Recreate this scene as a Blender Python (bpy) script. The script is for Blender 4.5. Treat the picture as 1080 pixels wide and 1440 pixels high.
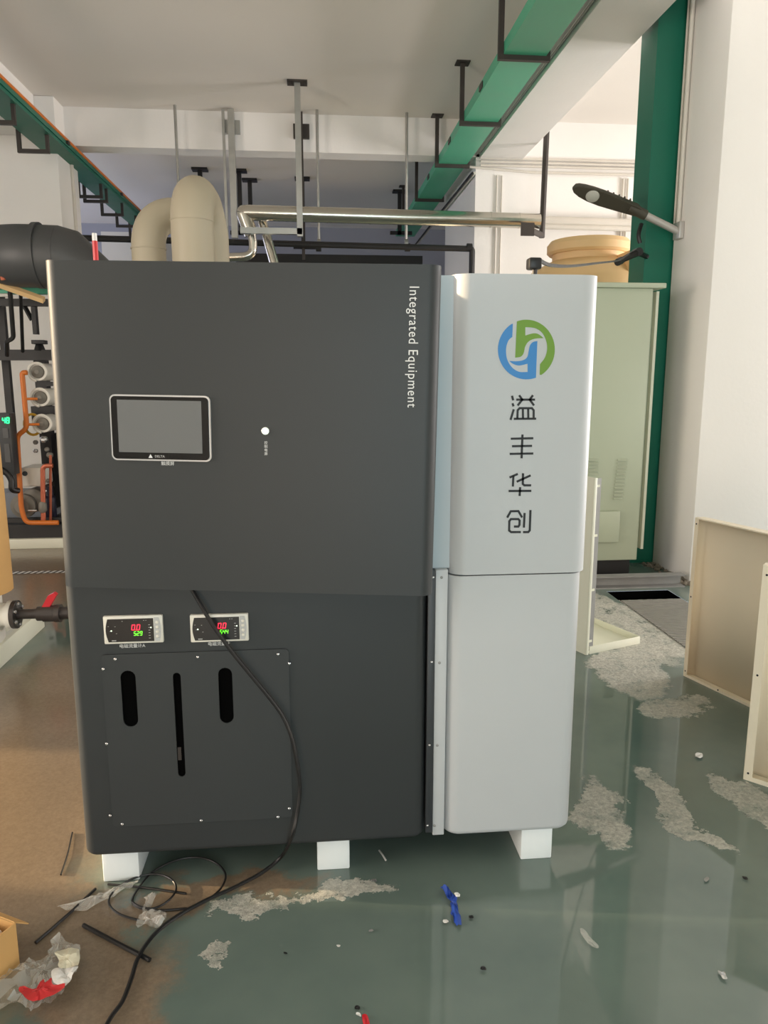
import bpy, bmesh, math, random
from mathutils import Vector, Matrix, noise

# ------------------------------------------------------------------ clear
for o in list(bpy.data.objects):
    bpy.data.objects.remove(o, do_unlink=True)
SC = bpy.context.scene
COL = SC.collection
R = random.Random(7)

# ------------------------------------------------------------------ camera
# building axes: X right, Y away from the photographer, Z up; metres
F_PX, YAW, PITCH, CAM_H = 1050.0, math.radians(5.4), math.radians(10.3), 1.5
cf = Vector((math.sin(YAW) * math.cos(PITCH), math.cos(YAW) * math.cos(PITCH), -math.sin(PITCH)))
cr = Vector((math.cos(YAW), -math.sin(YAW), 0))
cu = cr.cross(cf)
CAM = Vector((0, 0, CAM_H))
cd = bpy.data.cameras.new('camera')
cd.sensor_width = 36
cd.lens = F_PX / 1440 * 36
cd.clip_start = 0.05
cam = bpy.data.objects.new('camera', cd)
COL.objects.link(cam)
cam.matrix_world = Matrix(((cr.x, cu.x, -cf.x, 0), (cr.y, cu.y, -cf.y, 0), (cr.z, cu.z, -cf.z, CAM_H), (0, 0, 0, 1)))
SC.camera = cam

def ray(x, y): return cf * F_PX + cr * (x - 540) + cu * (720 - y)
def py(x, y, Y):
    d = ray(x, y); return CAM + d * (Y / d.y)
def pz(x, y, Z=0.0):
    d = ray(x, y); return CAM + d * ((Z - CAM_H) / d.z)
def px(x, y, X):
    d = ray(x, y); return CAM + d * (X / d.x)

# ------------------------------------------------------------------ world, daylight, exposure
SC.view_settings.view_transform = 'Standard'
SC.view_settings.look = 'None'
SC.view_settings.gamma = 1
SC.view_settings.use_curve_mapping = False
SC.view_settings.exposure = 0.08
w = bpy.data.worlds.new('sky'); SC.world = w; w.use_nodes = True
bg = w.node_tree.nodes['Background']
bg.inputs[0].default_value = (0.75, 0.85, 1.0, 1); bg.inputs[1].default_value = 1.0

def added_area_light(name, loc, rot, sx, sy, power, col):
    l = bpy.data.lights.new(name, 'AREA'); l.shape = 'RECTANGLE'; l.size = sx; l.size_y = sy
    l.energy = power; l.color = col
    o = bpy.data.objects.new(name, l); COL.objects.link(o)
    o.location = loc; o.rotation_euler = rot
    return o
H = math.pi / 2
# area lamps added as daylight at unseen doors, side windows and far bay
added_area_light('added_daylight_unseen_door', (0.8, -5.95, 1.45), (H, 0, 0), 2.4, 2.7, 140, (0.72, 0.94, 1.0))
added_area_light('added_warm_glow', (-2.0, -5.95, 1.15), (H, 0, 0), 1.2, 2.1, 85, (1.0, 0.70, 0.48))  # added lamp; this door is made up to throw a warm glow
added_area_light('added_daylight_west', (-5.9, 0.9, 1.9), (H, 0, -H), 3.0, 2.2, 225, (1.0, 0.86, 0.74))
added_area_light('added_daylight_east', (9.4, 0.2, 2.0), (H, 0, H), 5.5, 2.4, 190, (1.0, 0.91, 0.85))
added_area_light('added_daylight_east_rear', (9.4, 5.6, 1.6), (H, 0, H), 2.6, 2.0, 540, (1.0, 0.93, 0.90))
added_area_light('added_daylight_far_bay', (-6.9, 12.5, 2.0), (H, 0, -H), 4.0, 2.0, 95, (0.72, 0.76, 1.0))
# low evening sun steered by slots added in the unseen west wall
sun = bpy.data.lights.new('low_sun', 'SUN'); sun.energy = 11.0; sun.angle = math.radians(1.0); sun.color = (1.0, 0.76, 0.48)
so = bpy.data.objects.new('low_sun', sun); COL.objects.link(so)
so.rotation_euler = Vector((1.0, -0.15, -0.16)).to_track_quat('-Z', 'Y').to_euler(); so.location = (-12, 6, 5)

# ------------------------------------------------------------------ materials
def lin(c):
    return tuple((v / 255 / 12.92) if v / 255 <= 0.04045 else ((v / 255 + 0.055) / 1.055) ** 2.4 for v in c)
MATS = {}
def mat(name, rgb, rough=0.5, metal=0.0, var=0.06, scale=6.0, bump=0.0, bscale=60.0, spec=0.5, emit=None, es=0.0,
        coat=0.0, rvar=0.08, alpha=1.0, trans=0.0):
    if name in MATS: return MATS[name]
    m = bpy.data.materials.new(name); m.use_nodes = True
    nt = m.node_tree; p = nt.nodes['Principled BSDF']
    base = lin(rgb)
    tc = nt.nodes.new('ShaderNodeTexCoord')
    nz = nt.nodes.new('ShaderNodeTexNoise'); nz.inputs['Scale'].default_value = scale; nz.inputs['Detail'].default_value = 4
    nt.links.new(tc.outputs['Object'], nz.inputs['Vector'])
    rp = nt.nodes.new('ShaderNodeMix'); rp.data_type = 'RGBA'
    rp.inputs[6].default_value = tuple(v * (1 - var) for v in base) + (1,)
    rp.inputs[7].default_value = tuple(min(1, v * (1 + var)) for v in base) + (1,)
    nt.links.new(nz.outputs['Fac'], rp.inputs[0]); nt.links.new(rp.outputs[2], p.inputs['Base Color'])
    mr = nt.nodes.new('ShaderNodeMapRange')
    mr.inputs[3].default_value = max(0.02, rough - rvar); mr.inputs[4].default_value = min(1, rough + rvar)
    nt.links.new(nz.outputs['Fac'], mr.inputs[0]); nt.links.new(mr.outputs[0], p.inputs['Roughness'])
    p.inputs['Metallic'].default_value = metal
    p.inputs['Specular IOR Level'].default_value = spec
    p.inputs['Coat Weight'].default_value = coat
    p.inputs['Alpha'].default_value = alpha
    p.inputs['Transmission Weight'].default_value = trans
    if bump:
        n2 = nt.nodes.new('ShaderNodeTexNoise'); n2.inputs['Scale'].default_value = bscale; n2.inputs['Detail'].default_value = 3
        nt.links.new(tc.outputs['Object'], n2.inputs['Vector'])
        b = nt.nodes.new('ShaderNodeBump'); b.inputs['Strength'].default_value = bump; b.inputs['Distance'].default_value = 0.01
        nt.links.new(n2.outputs['Fac'], b.inputs['Height']); nt.links.new(b.outputs[0], p.inputs['Normal'])
    if emit:
        p.inputs['Emission Color'].default_value = lin(emit) + (1,); p.inputs['Emission Strength'].default_value = es
    MATS[name] = m
    return m

M = dict(
    charcoal=mat('charcoal_powder_coat', (54, 57, 58), 0.46, 0, 0.03, 5, 0.04, 400, spec=0.36, rvar=0.03),
    charcoal2=mat('charcoal_strip', (52, 55, 58), 0.45),
    white_coat=mat('white_powder_coat', (192, 195, 197), 0.42, 0, 0.015, 5, 0.03, 400, rvar=0.03),
    white_side=mat('pale_blue_grey_coat', (186, 196, 202), 0.45, 0, 0.02),
    foot=mat('white_foot_paint', (236, 241, 241), 0.5, bump=0.05),
    black=mat('black_plastic', (14, 14, 15), 0.35),
    void=mat('painted_dark_void', (3, 3, 3), 0.9, spec=0.05),
    rubber=mat('black_rubber', (22, 22, 23), 0.42),
    screen=mat('dark_screen_glass', (112, 113, 113), 0.06, spec=0.6, var=0.02, rvar=0.01),
    bezel=mat('glossy_black_bezel', (10, 10, 11), 0.12, rvar=0.02),
    silverline=mat('silver_rim', (200, 200, 200), 0.3, 0.3),
    meter_white=mat('ivory_meter_plastic', (226, 222, 210), 0.4),
    meter_key=mat('grey_meter_key', (190, 190, 188), 0.45),
    red_led=mat('red_led', (255, 40, 60), 0.5, emit=(255, 40, 66), es=2.2),
    green_led=mat('green_led', (120, 255, 60), 0.5, emit=(110, 240, 50), es=1.6),
    teal_led=mat('teal_led', (40, 255, 150), 0.5, emit=(40, 240, 140), es=1.6),
    lamp_led=mat('pilot_lamp', (240, 255, 235), 0.4, emit=(232, 255, 226), es=1.5),
    ink_white=mat('white_print', (226, 226, 224), 0.5, var=0.01),
    ink_black=mat('black_print', (20, 20, 22), 0.5),
    ink_blue=mat('blue_print', (52, 132, 200), 0.45, var=0.02),
    ink_green=mat('green_print', (108, 150, 34), 0.45, var=0.02),
    steel=mat('galvanised_steel', (176, 176, 172), 0.35, 0.85, 0.12, 14),
    chrome=mat('aluminium_cladding', (206, 202, 192), 0.2, 0.95, 0.08, 10, 0.06, 9, rvar=0.06),
    screw=mat('screw_steel', (205, 205, 205), 0.25, 0.9),
    darksteel=mat('dark_angle_iron', (62, 56, 52), 0.55, 0.2, 0.2, 12),
    blacksteel=mat('black_painted_steel', (26, 25, 25), 0.5, 0.0, 0.15, 12),
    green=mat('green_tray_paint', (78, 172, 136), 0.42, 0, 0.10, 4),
    green_shaded=mat('shaded_green_tray', (34, 104, 84), 0.5, 0, 0.15, 5),  # shade on the left tray put into a darker green
    darkgreen=mat('green_post_paint', (10, 106, 84), 0.45, 0, 0.08, 3),
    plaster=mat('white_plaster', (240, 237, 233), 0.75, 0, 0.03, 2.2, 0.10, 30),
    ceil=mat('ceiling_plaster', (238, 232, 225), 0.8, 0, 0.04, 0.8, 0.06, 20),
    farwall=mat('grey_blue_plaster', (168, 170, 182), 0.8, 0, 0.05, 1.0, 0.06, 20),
    conduit=mat('white_conduit', (214, 208, 198), 0.45),
    duct=mat('beige_pp_duct', (182, 172, 150), 0.48, 0, 0.03, 4),
    greyduct=mat('grey_pvc_duct', (72, 73, 74), 0.45, 0, 0.05, 4),
    cabinet=mat('pale_green_cabinet', (170, 178, 156), 0.45, 0, 0.02, 3, 0.03, 200),
    tank=mat('cream_polyethylene', (226, 190, 138), 0.5, 0, 0.04, 3),
    cream=mat('cream_sheet_metal', (242, 230, 206), 0.42, 0, 0.02, 3),
    creamw=mat('ivory_sheet_metal', (224, 224, 206), 0.42, 0, 0.02, 3),
    orange=mat('orange_pipe_paint', (212, 116, 40), 0.45, 0, 0.12, 8),
    copper=mat('copper_pipe', (190, 104, 76), 0.4, 0.4, 0.15, 10),
    whitepl=mat('white_plastic_cap', (228, 224, 214), 0.45),
    greyiron=mat('grey_cast_iron', (128, 124, 116), 0.55, 0.2, 0.12, 14, 0.1, 30),
    yellowpl=mat('yellow_wheel', (196, 150, 40), 0.5),
    navy=mat('navy_canister', (22, 24, 44), 0.4),
    lampgrey=mat('dark_lamp_housing', (70, 66, 56), 0.5),
    lampglass=mat('lamp_lens', (186, 186, 178), 0.15),
    aluarm=mat('grey_tube', (196, 192, 188), 0.4, 0.5),
    kraft=mat('kraft_cardboard', (204, 160, 100), 0.8, 0, 0.06, 9, 0.1, 60),
    foam=mat('white_foam', (230, 224, 226), 0.7, 0, 0.02, 20, 0.2, 80),
    redpl=mat('red_plastic', (204, 36, 48), 0.4),
    redprint=mat('red_print_film', (206, 48, 52), 0.35, 0, 0.1, 20),
    paper=mat('cream_paper', (226, 220, 196), 0.6, bump=0.3, bscale=50),
    paperw=mat('white_paper', (232, 230, 226), 0.5, bump=0.3, bscale=50),
    film=mat('clear_crumpled_film', (236, 234, 226), 0.16, 0, 0.02, 8, 0.5, 60, alpha=0.32, spec=0.9),
    blue=mat('blue_plastic', (44, 78, 170), 0.35, 0, 0.15, 40),
    upvc=mat('dark_grey_upvc', (58, 52, 50), 0.35),
    iron=mat('grey_channel_iron', (150, 150, 148), 0.5, 0.3, 0.2, 9),
    grate=mat('galvanised_grate', (158, 156, 150), 0.55, 0.4, 0.15, 20),
    trap=mat('blue_steel_far', (120, 126, 134), 0.5, 0.2),
    concrete=mat('dirty_concrete', (120, 112, 100), 0.85, 0, 0.2, 9, 0.4, 40),
    glint=mat('silver_foil', (220, 220, 220), 0.2, 0.7),
)

# ------------------------------------------------------------------ mesh helpers
WL = {}
def empty(name, loc, label=None, cat=None, group=None):
    o = bpy.data.objects.new(name, None); o.empty_display_size = 0.05
    COL.objects.link(o); o.location = loc; WL[o.name] = Vector(loc)
    tag(o, label, cat, group); return o
def tag(o, label=None, cat=None, group=None, kind=None):
    if label: o['label'] = label
    if cat: o['category'] = cat
    if group: o['group'] = group
    if kind: o['kind'] = kind
    return o
def mk(name, bm, m, parent=None, label=None, cat=None, group=None, kind=None, smooth=35, origin=None):
    """link a bmesh given in world coordinates as one mesh object"""
    bmesh.ops.recalc_face_normals(bm, faces=bm.faces[:])
    if origin is None:
        xs = [v.co for v in bm.verts]
        lo = Vector((min(v.x for v in xs), min(v.y for v in xs), min(v.z for v in xs)))
        hi = Vector((max(v.x for v in xs), max(v.y for v in xs), max(v.z for v in xs)))
        origin = Vector(((lo.x + hi.x) / 2, (lo.y + hi.y) / 2, lo.z))
    origin = Vector(origin)
    for v in bm.verts: v.co -= origin
    me = bpy.data.meshes.new(name); bm.to_mesh(me); bm.free()
    ms = m if isinstance(m, (list, tuple)) else [m]
    for k in ms: me.materials.append(M[k] if isinstance(k, str) else k)
    if smooth:
        me.shade_smooth()
        try: me.set_sharp_from_angle(angle=math.radians(smooth))
        except Exception: pass
    o = bpy.data.objects.new(name, me); COL.objects.link(o)
    if parent is not None:
        o.parent = parent; o.location = origin - WL[parent.name]
    else: o.location = origin
    WL[o.name] = origin
    tag(o, label, cat, group, kind)
    return o
def dup(o, delta, parent=None, label=None, cat=None, group=None):
    """copy of one mesh object moved by delta (world)"""
    c = o.copy(); COL.objects.link(c)
    wl = WL[o.name] + Vector(delta); WL[c.name] = wl
    c.parent = parent
    c.location = wl - (WL[parent.name] if parent is not None else Vector())
    tag(c, label, cat, group)
    return c
def dup_tree(o, delta, label=None):
    c = dup(o, delta, None, label) if o.type == 'MESH' else o.copy()
    if o.type != 'MESH':
        COL.objects.link(c); wl = WL[o.name] + Vector(delta); WL[c.name] = wl; c.location = wl
        if label: c['label'] = label
    for ch in o.children:
        k = dup(ch, delta, c)
        for g in ch.children: dup(g, delta, k)
    return c
def box(bm, x0, x1, y0, y1, z0, z1, bev=0.0, mtx=None, mi=0):
    r = bmesh.ops.create_cube(bm, size=1)
    vs = r['verts']
    for v in vs:
        v.co = Vector(((x0 + x1) / 2 + v.co.x * (x1 - x0), (y0 + y1) / 2 + v.co.y * (y1 - y0), (z0 + z1) / 2 + v.co.z * (z1 - z0)))
    fs = list({f for v in vs for f in v.link_faces})
    if bev:
        es = list({e for v in vs for e in v.link_edges})
        q = bmesh.ops.bevel(bm, geom=es, offset=bev, segments=2, affect='EDGES', profile=0.5)
        fs = [f for f in bm.faces if f.is_valid and f in set(q['faces'])] + [f for f in fs if f.is_valid]
        vs = list({v for f in fs for v in f.verts})
    if mi:
        for f in fs: f.material_index = mi
    if mtx is not None:
        for v in vs: v.co = mtx @ v.co
    return vs
def nb(): return bmesh.new()
def bx(*a, **k):
    bm = nb(); box(bm, *a, **k); return bm
def tube(bm, pts, r, n=10, cap=True, closed=False):
    pts = [Vector(p) for p in pts]; N = len(pts)
    rr = r if isinstance(r, (list, tuple)) else [r] * N
    T = []
    for i in range(N):
        a = pts[(i - 1) % N] if (closed or i > 0) else pts[0]
        b = pts[(i + 1) % N] if (closed or i < N - 1) else pts[-1]
        t = b - a
        T.append(t.normalized() if t.length > 1e-9 else Vector((0, 0, 1)))
    ref = Vector((0, 0, 1)) if abs(T[0].z) < 0.9 else Vector((1, 0, 0))
    u = T[0].cross(ref).normalized()
    rings = []
    for i in range(N):
        u = (u - T[i] * u.dot(T[i]))
        u = u.normalized() if u.length > 1e-6 else T[i].orthogonal().normalized()
        v = T[i].cross(u)
        rings.append([bm.verts.new(pts[i] + (u * math.cos(2 * math.pi * k / n) + v * math.sin(2 * math.pi * k / n)) * rr[i]) for k in range(n)])
    for i in range(N if closed else N - 1):
        a, b = rings[i], rings[(i + 1) % N]
        for k in range(n):
            bm.faces.new((a[k], a[(k + 1) % n], b[(k + 1) % n], b[k]))
    if cap and not closed:
        bm.faces.new(rings[0][::-1]); bm.faces.new(rings[-1])
    return bm
def tb(pts, r, n=10, **k): return tube(nb(), pts, r, n, **k)
def spline(pts, k=8, closed=False):
    P = [Vector(p) for p in pts]; n = len(P); out = []
    for i in range(n if closed else n - 1):
        if closed: a, b, c, d = P[(i - 1) % n], P[i], P[(i + 1) % n], P[(i + 2) % n]
        else: a, b, c, d = P[max(i - 1, 0)], P[i], P[i + 1], P[min(i + 2, n - 1)]
        for j in range(k):
            t = j / k
            out.append(0.5 * ((2 * b) + (c - a) * t + (2 * a - 5 * b + 4 * c - d) * t * t + (3 * b - a - 3 * c + d) * t ** 3))
    if not closed: out.append(P[-1])
    return out
def fillet(pts, rad, k=6):
    P = [Vector(p) for p in pts]; out = [P[0]]
    for i in range(1, len(P) - 1):
        a = (P[i - 1] - P[i]); c = (P[i + 1] - P[i])
        d = min(rad, a.length * 0.49, c.length * 0.49)
        s = P[i] + a.normalized() * d; e = P[i] + c.normalized() * d
        for j in range(k + 1):
            t = j / k; out.append((1 - t) ** 2 * s + 2 * t * (1 - t) * P[i] + t * t * e)
    out.append(P[-1]); return out
def prism(bm, poly, f0, f1, mi=0):
    """poly: list of points mapped by f0 / f1 into 3D"""
    a = [bm.verts.new(f0(p)) for p in poly]; b = [bm.verts.new(f1(p)) for p in poly]
    n = len(poly); fs = []
    fs.append(bm.faces.new(a)); fs.append(bm.faces.new(b[::-1]))
    for i in range(n):
        fs.append(bm.faces.new((a[i], b[i], b[(i + 1) % n], a[(i + 1) % n])))
    for f in fs: f.material_index = mi
    return bm
def lathe(bm, prof, mtx, n=24):
    """prof: list of (r, h) revolved about local z"""
    rings = []
    for r, h in prof:
        if r < 1e-6: rings.append([bm.verts.new(mtx @ Vector((0, 0, h)))])
        else: rings.append([bm.verts.new(mtx @ Vector((r * math.cos(2 * math.pi * k / n), r * math.sin(2 * math.pi * k / n), h))) for k in range(n)])
    for a, b in zip(rings, rings[1:]):
        for k in range(n):
            k2 = (k + 1) % n
            if len(a) == 1 and len(b) == 1: continue
            if len(a) == 1: bm.faces.new((a[0], b[k2], b[k]))
            elif len(b) == 1: bm.faces.new((a[k], a[k2], b[0]))
            else: bm.faces.new((a[k], a[k2], b[k2], b[k]))
    for q in (rings[0], rings[-1]):
        if len(q) > 2: bm.faces.new(q)
    return bm
def lt(prof, mtx, n=24): return lathe(nb(), prof, mtx, n)
def at(loc, axis='z'):
    T = Matrix.Translation(Vector(loc))
    if axis == 'x': return T @ Matrix.Rotation(H, 4, 'Y')
    if axis == '-x': return T @ Matrix.Rotation(-H, 4, 'Y')
    if axis == 'y': return T @ Matrix.Rotation(-H, 4, 'X')
    if axis == '-y': return T @ Matrix.Rotation(H, 4, 'X')
    return T
def rrect(x0, x1, y0, y1, r, k=6):
    out = []
    for cx, cy, a0 in ((x1 - r, y1 - r, 0), (x0 + r, y1 - r, 90), (x0 + r, y0 + r, 180), (x1 - r, y0 + r, 270)):
        for j in range(k + 1):
            a = math.radians(a0 + 90 * j / k); out.append((cx + r * math.cos(a), cy + r * math.sin(a)))
    return out
def text_mesh(body, size, extr=0.0006, spacing=1.0):
    c = bpy.data.curves.new('lettering', 'FONT'); c.body = body; c.size = size; c.extrude = extr
    c.align_x = 'CENTER'; c.align_y = 'CENTER'; c.space_character = spacing; c.resolution_u = 3
    o = bpy.data.objects.new('lettering', c); COL.objects.link(o)
    bpy.context.view_layer.update()
    me = bpy.data.meshes.new_from_object(o.evaluated_get(bpy.context.evaluated_depsgraph_get()))
    bpy.data.objects.remove(o, do_unlink=True); bpy.data.curves.remove(c)
    bm = nb(); bm.from_mesh(me); bpy.data.meshes.remove(me)
    return bm
def xf(bm, mtx):
    for v in bm.verts: v.co = mtx @ v.co
    return bm
def stroke(bm, pts, hw, f0, f1, mi=0):
    """thick mitred polyline in 2D, extruded between two mappings"""
    P = [Vector((p[0], p[1])) for p in pts]; L, Rr = [], []
    for i, p in enumerate(P):
        d0 = (P[i] - P[i - 1]).normalized() if i > 0 else None
        d1 = (P[i + 1] - P[i]).normalized() if i < len(P) - 1 else None
        d0 = d0 or d1; d1 = d1 or d0
        n0 = Vector((-d0.y, d0.x)); n1 = Vector((-d1.y, d1.x))
        m = (n0 + n1).normalized(); s = hw / max(0.5, m.dot(n0))
        L.append(p + m * s); Rr.append(p - m * s)
    return prism(bm, L + Rr[::-1], f0, f1, mi)
FRONT = Matrix(((1, 0, 0, 0), (0, 0, -1, 0), (0, 1, 0, 0), (0, 0, 0, 1)))   # text plane XY -> wall facing the photographer

# ================================================================== SETTING
# ---- floor with a drain trench
TX0, TX1, TY0, TY1 = 2.05, 2.50, 3.30, 4.93
def floor_material():
    m = bpy.data.materials.new('wet_painted_concrete'); m.use_nodes = True
    nt = m.node_tree; N = nt.nodes; L = nt.links; p = N['Principled BSDF']
    geo = N.new('ShaderNodeNewGeometry')
    def nz(scale, detail=5, rough=0.6, off=0.0):
        n = N.new('ShaderNodeTexNoise'); n.inputs['Scale'].default_value = scale; n.inputs['Detail'].default_value = detail
        n.inputs['Roughness'].default_value = rough
        if off:
            a = N.new('ShaderNodeVectorMath'); a.operation = 'ADD'; a.inputs[1].default_value = (off, off, off)
            L.new(geo.outputs['Position'], a.inputs[0]); L.new(a.outputs[0], n.inputs['Vector'])
        else: L.new(geo.outputs['Position'], n.inputs['Vector'])
        return n
    def math_(op, a, b=None, clamp=False):
        n = N.new('ShaderNodeMath'); n.operation = op; n.use_clamp = clamp
        for i, v in enumerate((a, b)):
            if v is None: continue
            if isinstance(v, (int, float)): n.inputs[i].default_value = v
            else: L.new(v, n.inputs[i])
        return n.outputs[0]
    # warped position
    wn = nz(3.5, 6, 0.7)
    sub = N.new('ShaderNodeVectorMath'); sub.operation = 'SUBTRACT'; sub.inputs[1].default_value = (0.5, 0.5, 0.5)
    L.new(wn.outputs['Color'], sub.inputs[0])
    sc = N.new('ShaderNodeVectorMath'); sc.operation = 'SCALE'; sc.inputs['Scale'].default_value = 0.38
    L.new(sub.outputs[0], sc.inputs[0])
    wp = N.new('ShaderNodeVectorMath'); wp.operation = 'ADD'
    L.new(geo.outputs['Position'], wp.inputs[0]); L.new(sc.outputs[0], wp.inputs[1])
    def field(blobs, e0=1.06, e1=0.92):
        cur = None
        for (a, b, wd) in blobs:      # capsule-like ellipse between two floor points
            a = Vector(a); b = Vector(b); c = (a + b) / 2; d = (b - a); ln = d.length / 2 + wd
            mp = N.new('ShaderNodeMapping'); mp.vector_type = 'TEXTURE'
            mp.inputs['Location'].default_value = (c.x, c.y, 0)
            mp.inputs['Rotation'].default_value = (0, 0, math.atan2(d.y, d.x))
            mp.inputs['Scale'].default_value = (ln, wd, 1)
            L.new(wp.outputs[0], mp.inputs['Vector'])
            mu = N.new('ShaderNodeVectorMath'); mu.operation = 'MULTIPLY'; mu.inputs[1].default_value = (1, 1, 0)
            L.new(mp.outputs[0], mu.inputs[0])
            le = N.new('ShaderNodeVectorMath'); le.operation = 'LENGTH'; L.new(mu.outputs[0], le.inputs[0])
            cur = le.outputs['Value'] if cur is None else math_('MINIMUM', cur, le.outputs['Value'])
        mr = N.new('ShaderNodeMapRange'); mr.interpolation_type = 'SMOOTHSTEP'
        mr.inputs[1].default_value = e0; mr.inputs[2].default_value = e1
        L.new(cur, mr.inputs[0]); return mr.outputs[0]
    g = lambda x, y: pz(x, y, 0)
    dry = field([
        (g(835, 1110), g(868, 1170), 0.075), (g(905, 1088), g(955, 1150), 0.065), (g(965, 1165), g(1015, 1198), 0.05),
        (g(1030, 1110), g(1120, 1170), 0.075), (g(880, 885), g(890, 960), 0.20), (g(930, 1000), g(960, 985), 0.10),
        (Vector((1.55, 4.9, 0)), Vector((1.8, 4.0, 0)), 0.42), (g(300, 1285), g(430, 1262), 0.035), (g(440, 1258), g(545, 1252), 0.03),
        (g(285, 1350), g(312, 1335), 0.02), (g(850, 1130), g(822, 1150), 0.06),
        (Vector((2.3, 3.4, 0)), Vector((2.9, 3.2, 0)), 0.3),
    ])
    damp_and_glow = field([  # damp floor; blobs at left also paint in a warm reflection
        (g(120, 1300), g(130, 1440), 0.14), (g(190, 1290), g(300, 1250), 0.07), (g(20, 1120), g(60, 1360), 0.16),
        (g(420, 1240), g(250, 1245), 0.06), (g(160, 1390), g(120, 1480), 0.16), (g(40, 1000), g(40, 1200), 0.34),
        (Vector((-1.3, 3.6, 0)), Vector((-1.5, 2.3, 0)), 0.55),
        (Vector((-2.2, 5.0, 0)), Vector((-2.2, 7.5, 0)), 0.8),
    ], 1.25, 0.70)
    fine = nz(85, 8, 0.78, 3.1); mid = nz(2.0, 4, 0.55, 9.0); speck = nz(140, 2, 0.5, 5.0)
    def ramp(v, c0, c1, a=0.3, b=0.7):
        r = N.new('ShaderNodeMix'); r.data_type = 'RGBA'
        mr = N.new('ShaderNodeMapRange'); mr.inputs[1].default_value = a; mr.inputs[2].default_value = b; L.new(v, mr.inputs[0])
        r.inputs[6].default_value = lin(c0) + (1,); r.inputs[7].default_value = lin(c1) + (1,)
        L.new(mr.outputs[0], r.inputs[0]); return r.outputs[2]
    wetc = ramp(mid.outputs['Fac'], (92, 108, 102), (112, 126, 118))
    damp_glow_c = ramp(fine.outputs['Fac'], (116, 102, 86), (142, 125, 106))  # brown holds the warm reflection as well as the damp
    dryc = ramp(fine.outputs['Fac'], (112, 112, 104), (222, 220, 208))
    def mixc(f, a, b):
        r = N.new('ShaderNodeMix'); r.data_type = 'RGBA'; L.new(f, r.inputs[0]); L.new(a, r.inputs[6]); L.new(b, r.inputs[7]); return r.outputs[2]
    # breakup of dry patches
    br = N.new('ShaderNodeMapRange'); br.inputs[1].default_value = 0.30; br.inputs[2].default_value = 0.5
    L.new(nz(11, 6, 0.75, 1.7).outputs['Fac'], br.inputs[0])
    dryf = math_('MULTIPLY', dry, br.outputs[0], True)
    c1 = mixc(damp_and_glow, wetc, damp_glow_c); c2 = mixc(dryf, c1, dryc)
    L.new(c2, p.inputs['Base Color'])
    dr = math_('MULTIPLY', damp_and_glow, 0.12); r1 = math_('ADD', dr, 0.035); r2 = math_('MULTIPLY', dryf, 0.6)
    L.new(math_('ADD', r1, r2, True), p.inputs['Roughness'])
    p.inputs['IOR'].default_value = 1.5
    p.inputs['Specular IOR Level'].default_value = 0.7
    hb = math_('MULTIPLY', fine.outputs['Fac'], math_('ADD', math_('MULTIPLY', damp_and_glow, 0.06), dryf))
    b = N.new('ShaderNodeBump'); b.inputs['Strength'].default_value = 0.5; b.inputs['Distance'].default_value = 0.012
    L.new(hb, b.inputs['Height']); L.new(b.outputs[0], p.inputs['Normal'])
    return m
bm = nb()
xs = [-8, TX0, TX1, 10]; ys = [-8, TY0, TY1, 17]
vv = {(i, j): bm.verts.new((xs[i], ys[j], 0)) for i in range(4) for j in range(4)}
for i in range(3):
    for j in range(3):
        if (i, j) == (1, 1): continue
        bm.faces.new((vv[i, j], vv[i + 1, j], vv[i + 1, j + 1], vv[i, j + 1]))
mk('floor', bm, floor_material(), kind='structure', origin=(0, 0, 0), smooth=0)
bm = nb()
a = [bm.verts.new((x, y, -0.001)) for x, y in ((TX0, TY0), (TX1, TY0), (TX1, TY1), (TX0, TY1))]
b = [bm.verts.new((v.co.x, v.co.y, -0.45)) for v in a]
for i in range(4): bm.faces.new((a[i], a[(i + 1) % 4], b[(i + 1) % 4], b[i]))
bm.faces.new(b)
mk('floor', bm, 'void', kind='structure', smooth=0, label='dark drain trench sunk in the floor')

CZ = 4.40
mk('ceiling', bx(-8, 10, -8, 17, CZ, CZ + 0.15), 'ceil', kind='structure', smooth=0)

def wall_with_holes(axis, c, t, u0, u1, z0, z1, holes):
    bm = nb(); us = sorted({u0, u1, *[h[0] for h in holes], *[h[1] for h in holes]})
    for a_, b_ in zip(us, us[1:]):
        mid_ = (a_ + b_) / 2; hs = [h for h in holes if h[0] < mid_ < h[1]]
        segs = [(z0, z1)] if not hs else [(z0, hs[0][2]), (hs[0][3], z1)]
        for s0, s1 in segs:
            if s1 - s0 < 1e-3: continue
            if axis == 'x': box(bm, c, c + t, a_, b_, s0, s1)
            else: box(bm, a_, b_, c, c + t, s0, s1)
    return bm
mk('wall_left', wall_with_holes('x', -6.2, 0.2, -6.2, 10, 0, CZ, [(-0.6, 2.4, 0.8, 3.0), (2.79, 2.845, 1.85, 3.0), (2.845, 3.7, 0.4, 3.0)]), 'plaster', kind='structure', smooth=0)  # narrow openings added in this unseen wall, shaped to steer the sun
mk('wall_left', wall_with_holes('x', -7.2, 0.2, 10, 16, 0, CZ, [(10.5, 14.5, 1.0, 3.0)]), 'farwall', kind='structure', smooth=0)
mk('wall_right', wall_with_holes('x', 9.5, 0.2, -6.2, 10, 0, CZ, [(-2.55, 2.95, 0.8, 3.2), (4.3, 6.9, 0.6, 2.6)]), 'plaster', kind='structure', smooth=0)
mk('wall_behind', wall_with_holes('y', -6.2, 0.2, -6.2, 9.7, 0, CZ, [(-0.4, 2.0, 0.1, 2.8), (-2.6, -1.4, 0.1, 2.2)]), 'plaster', kind='structure', smooth=0)  # left opening made up to go with the added warm lamp
mk('wall_far', bx(-8, 10, 15.6, 15.8, 0, CZ), 'farwall', kind='structure', smooth=0)
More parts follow.
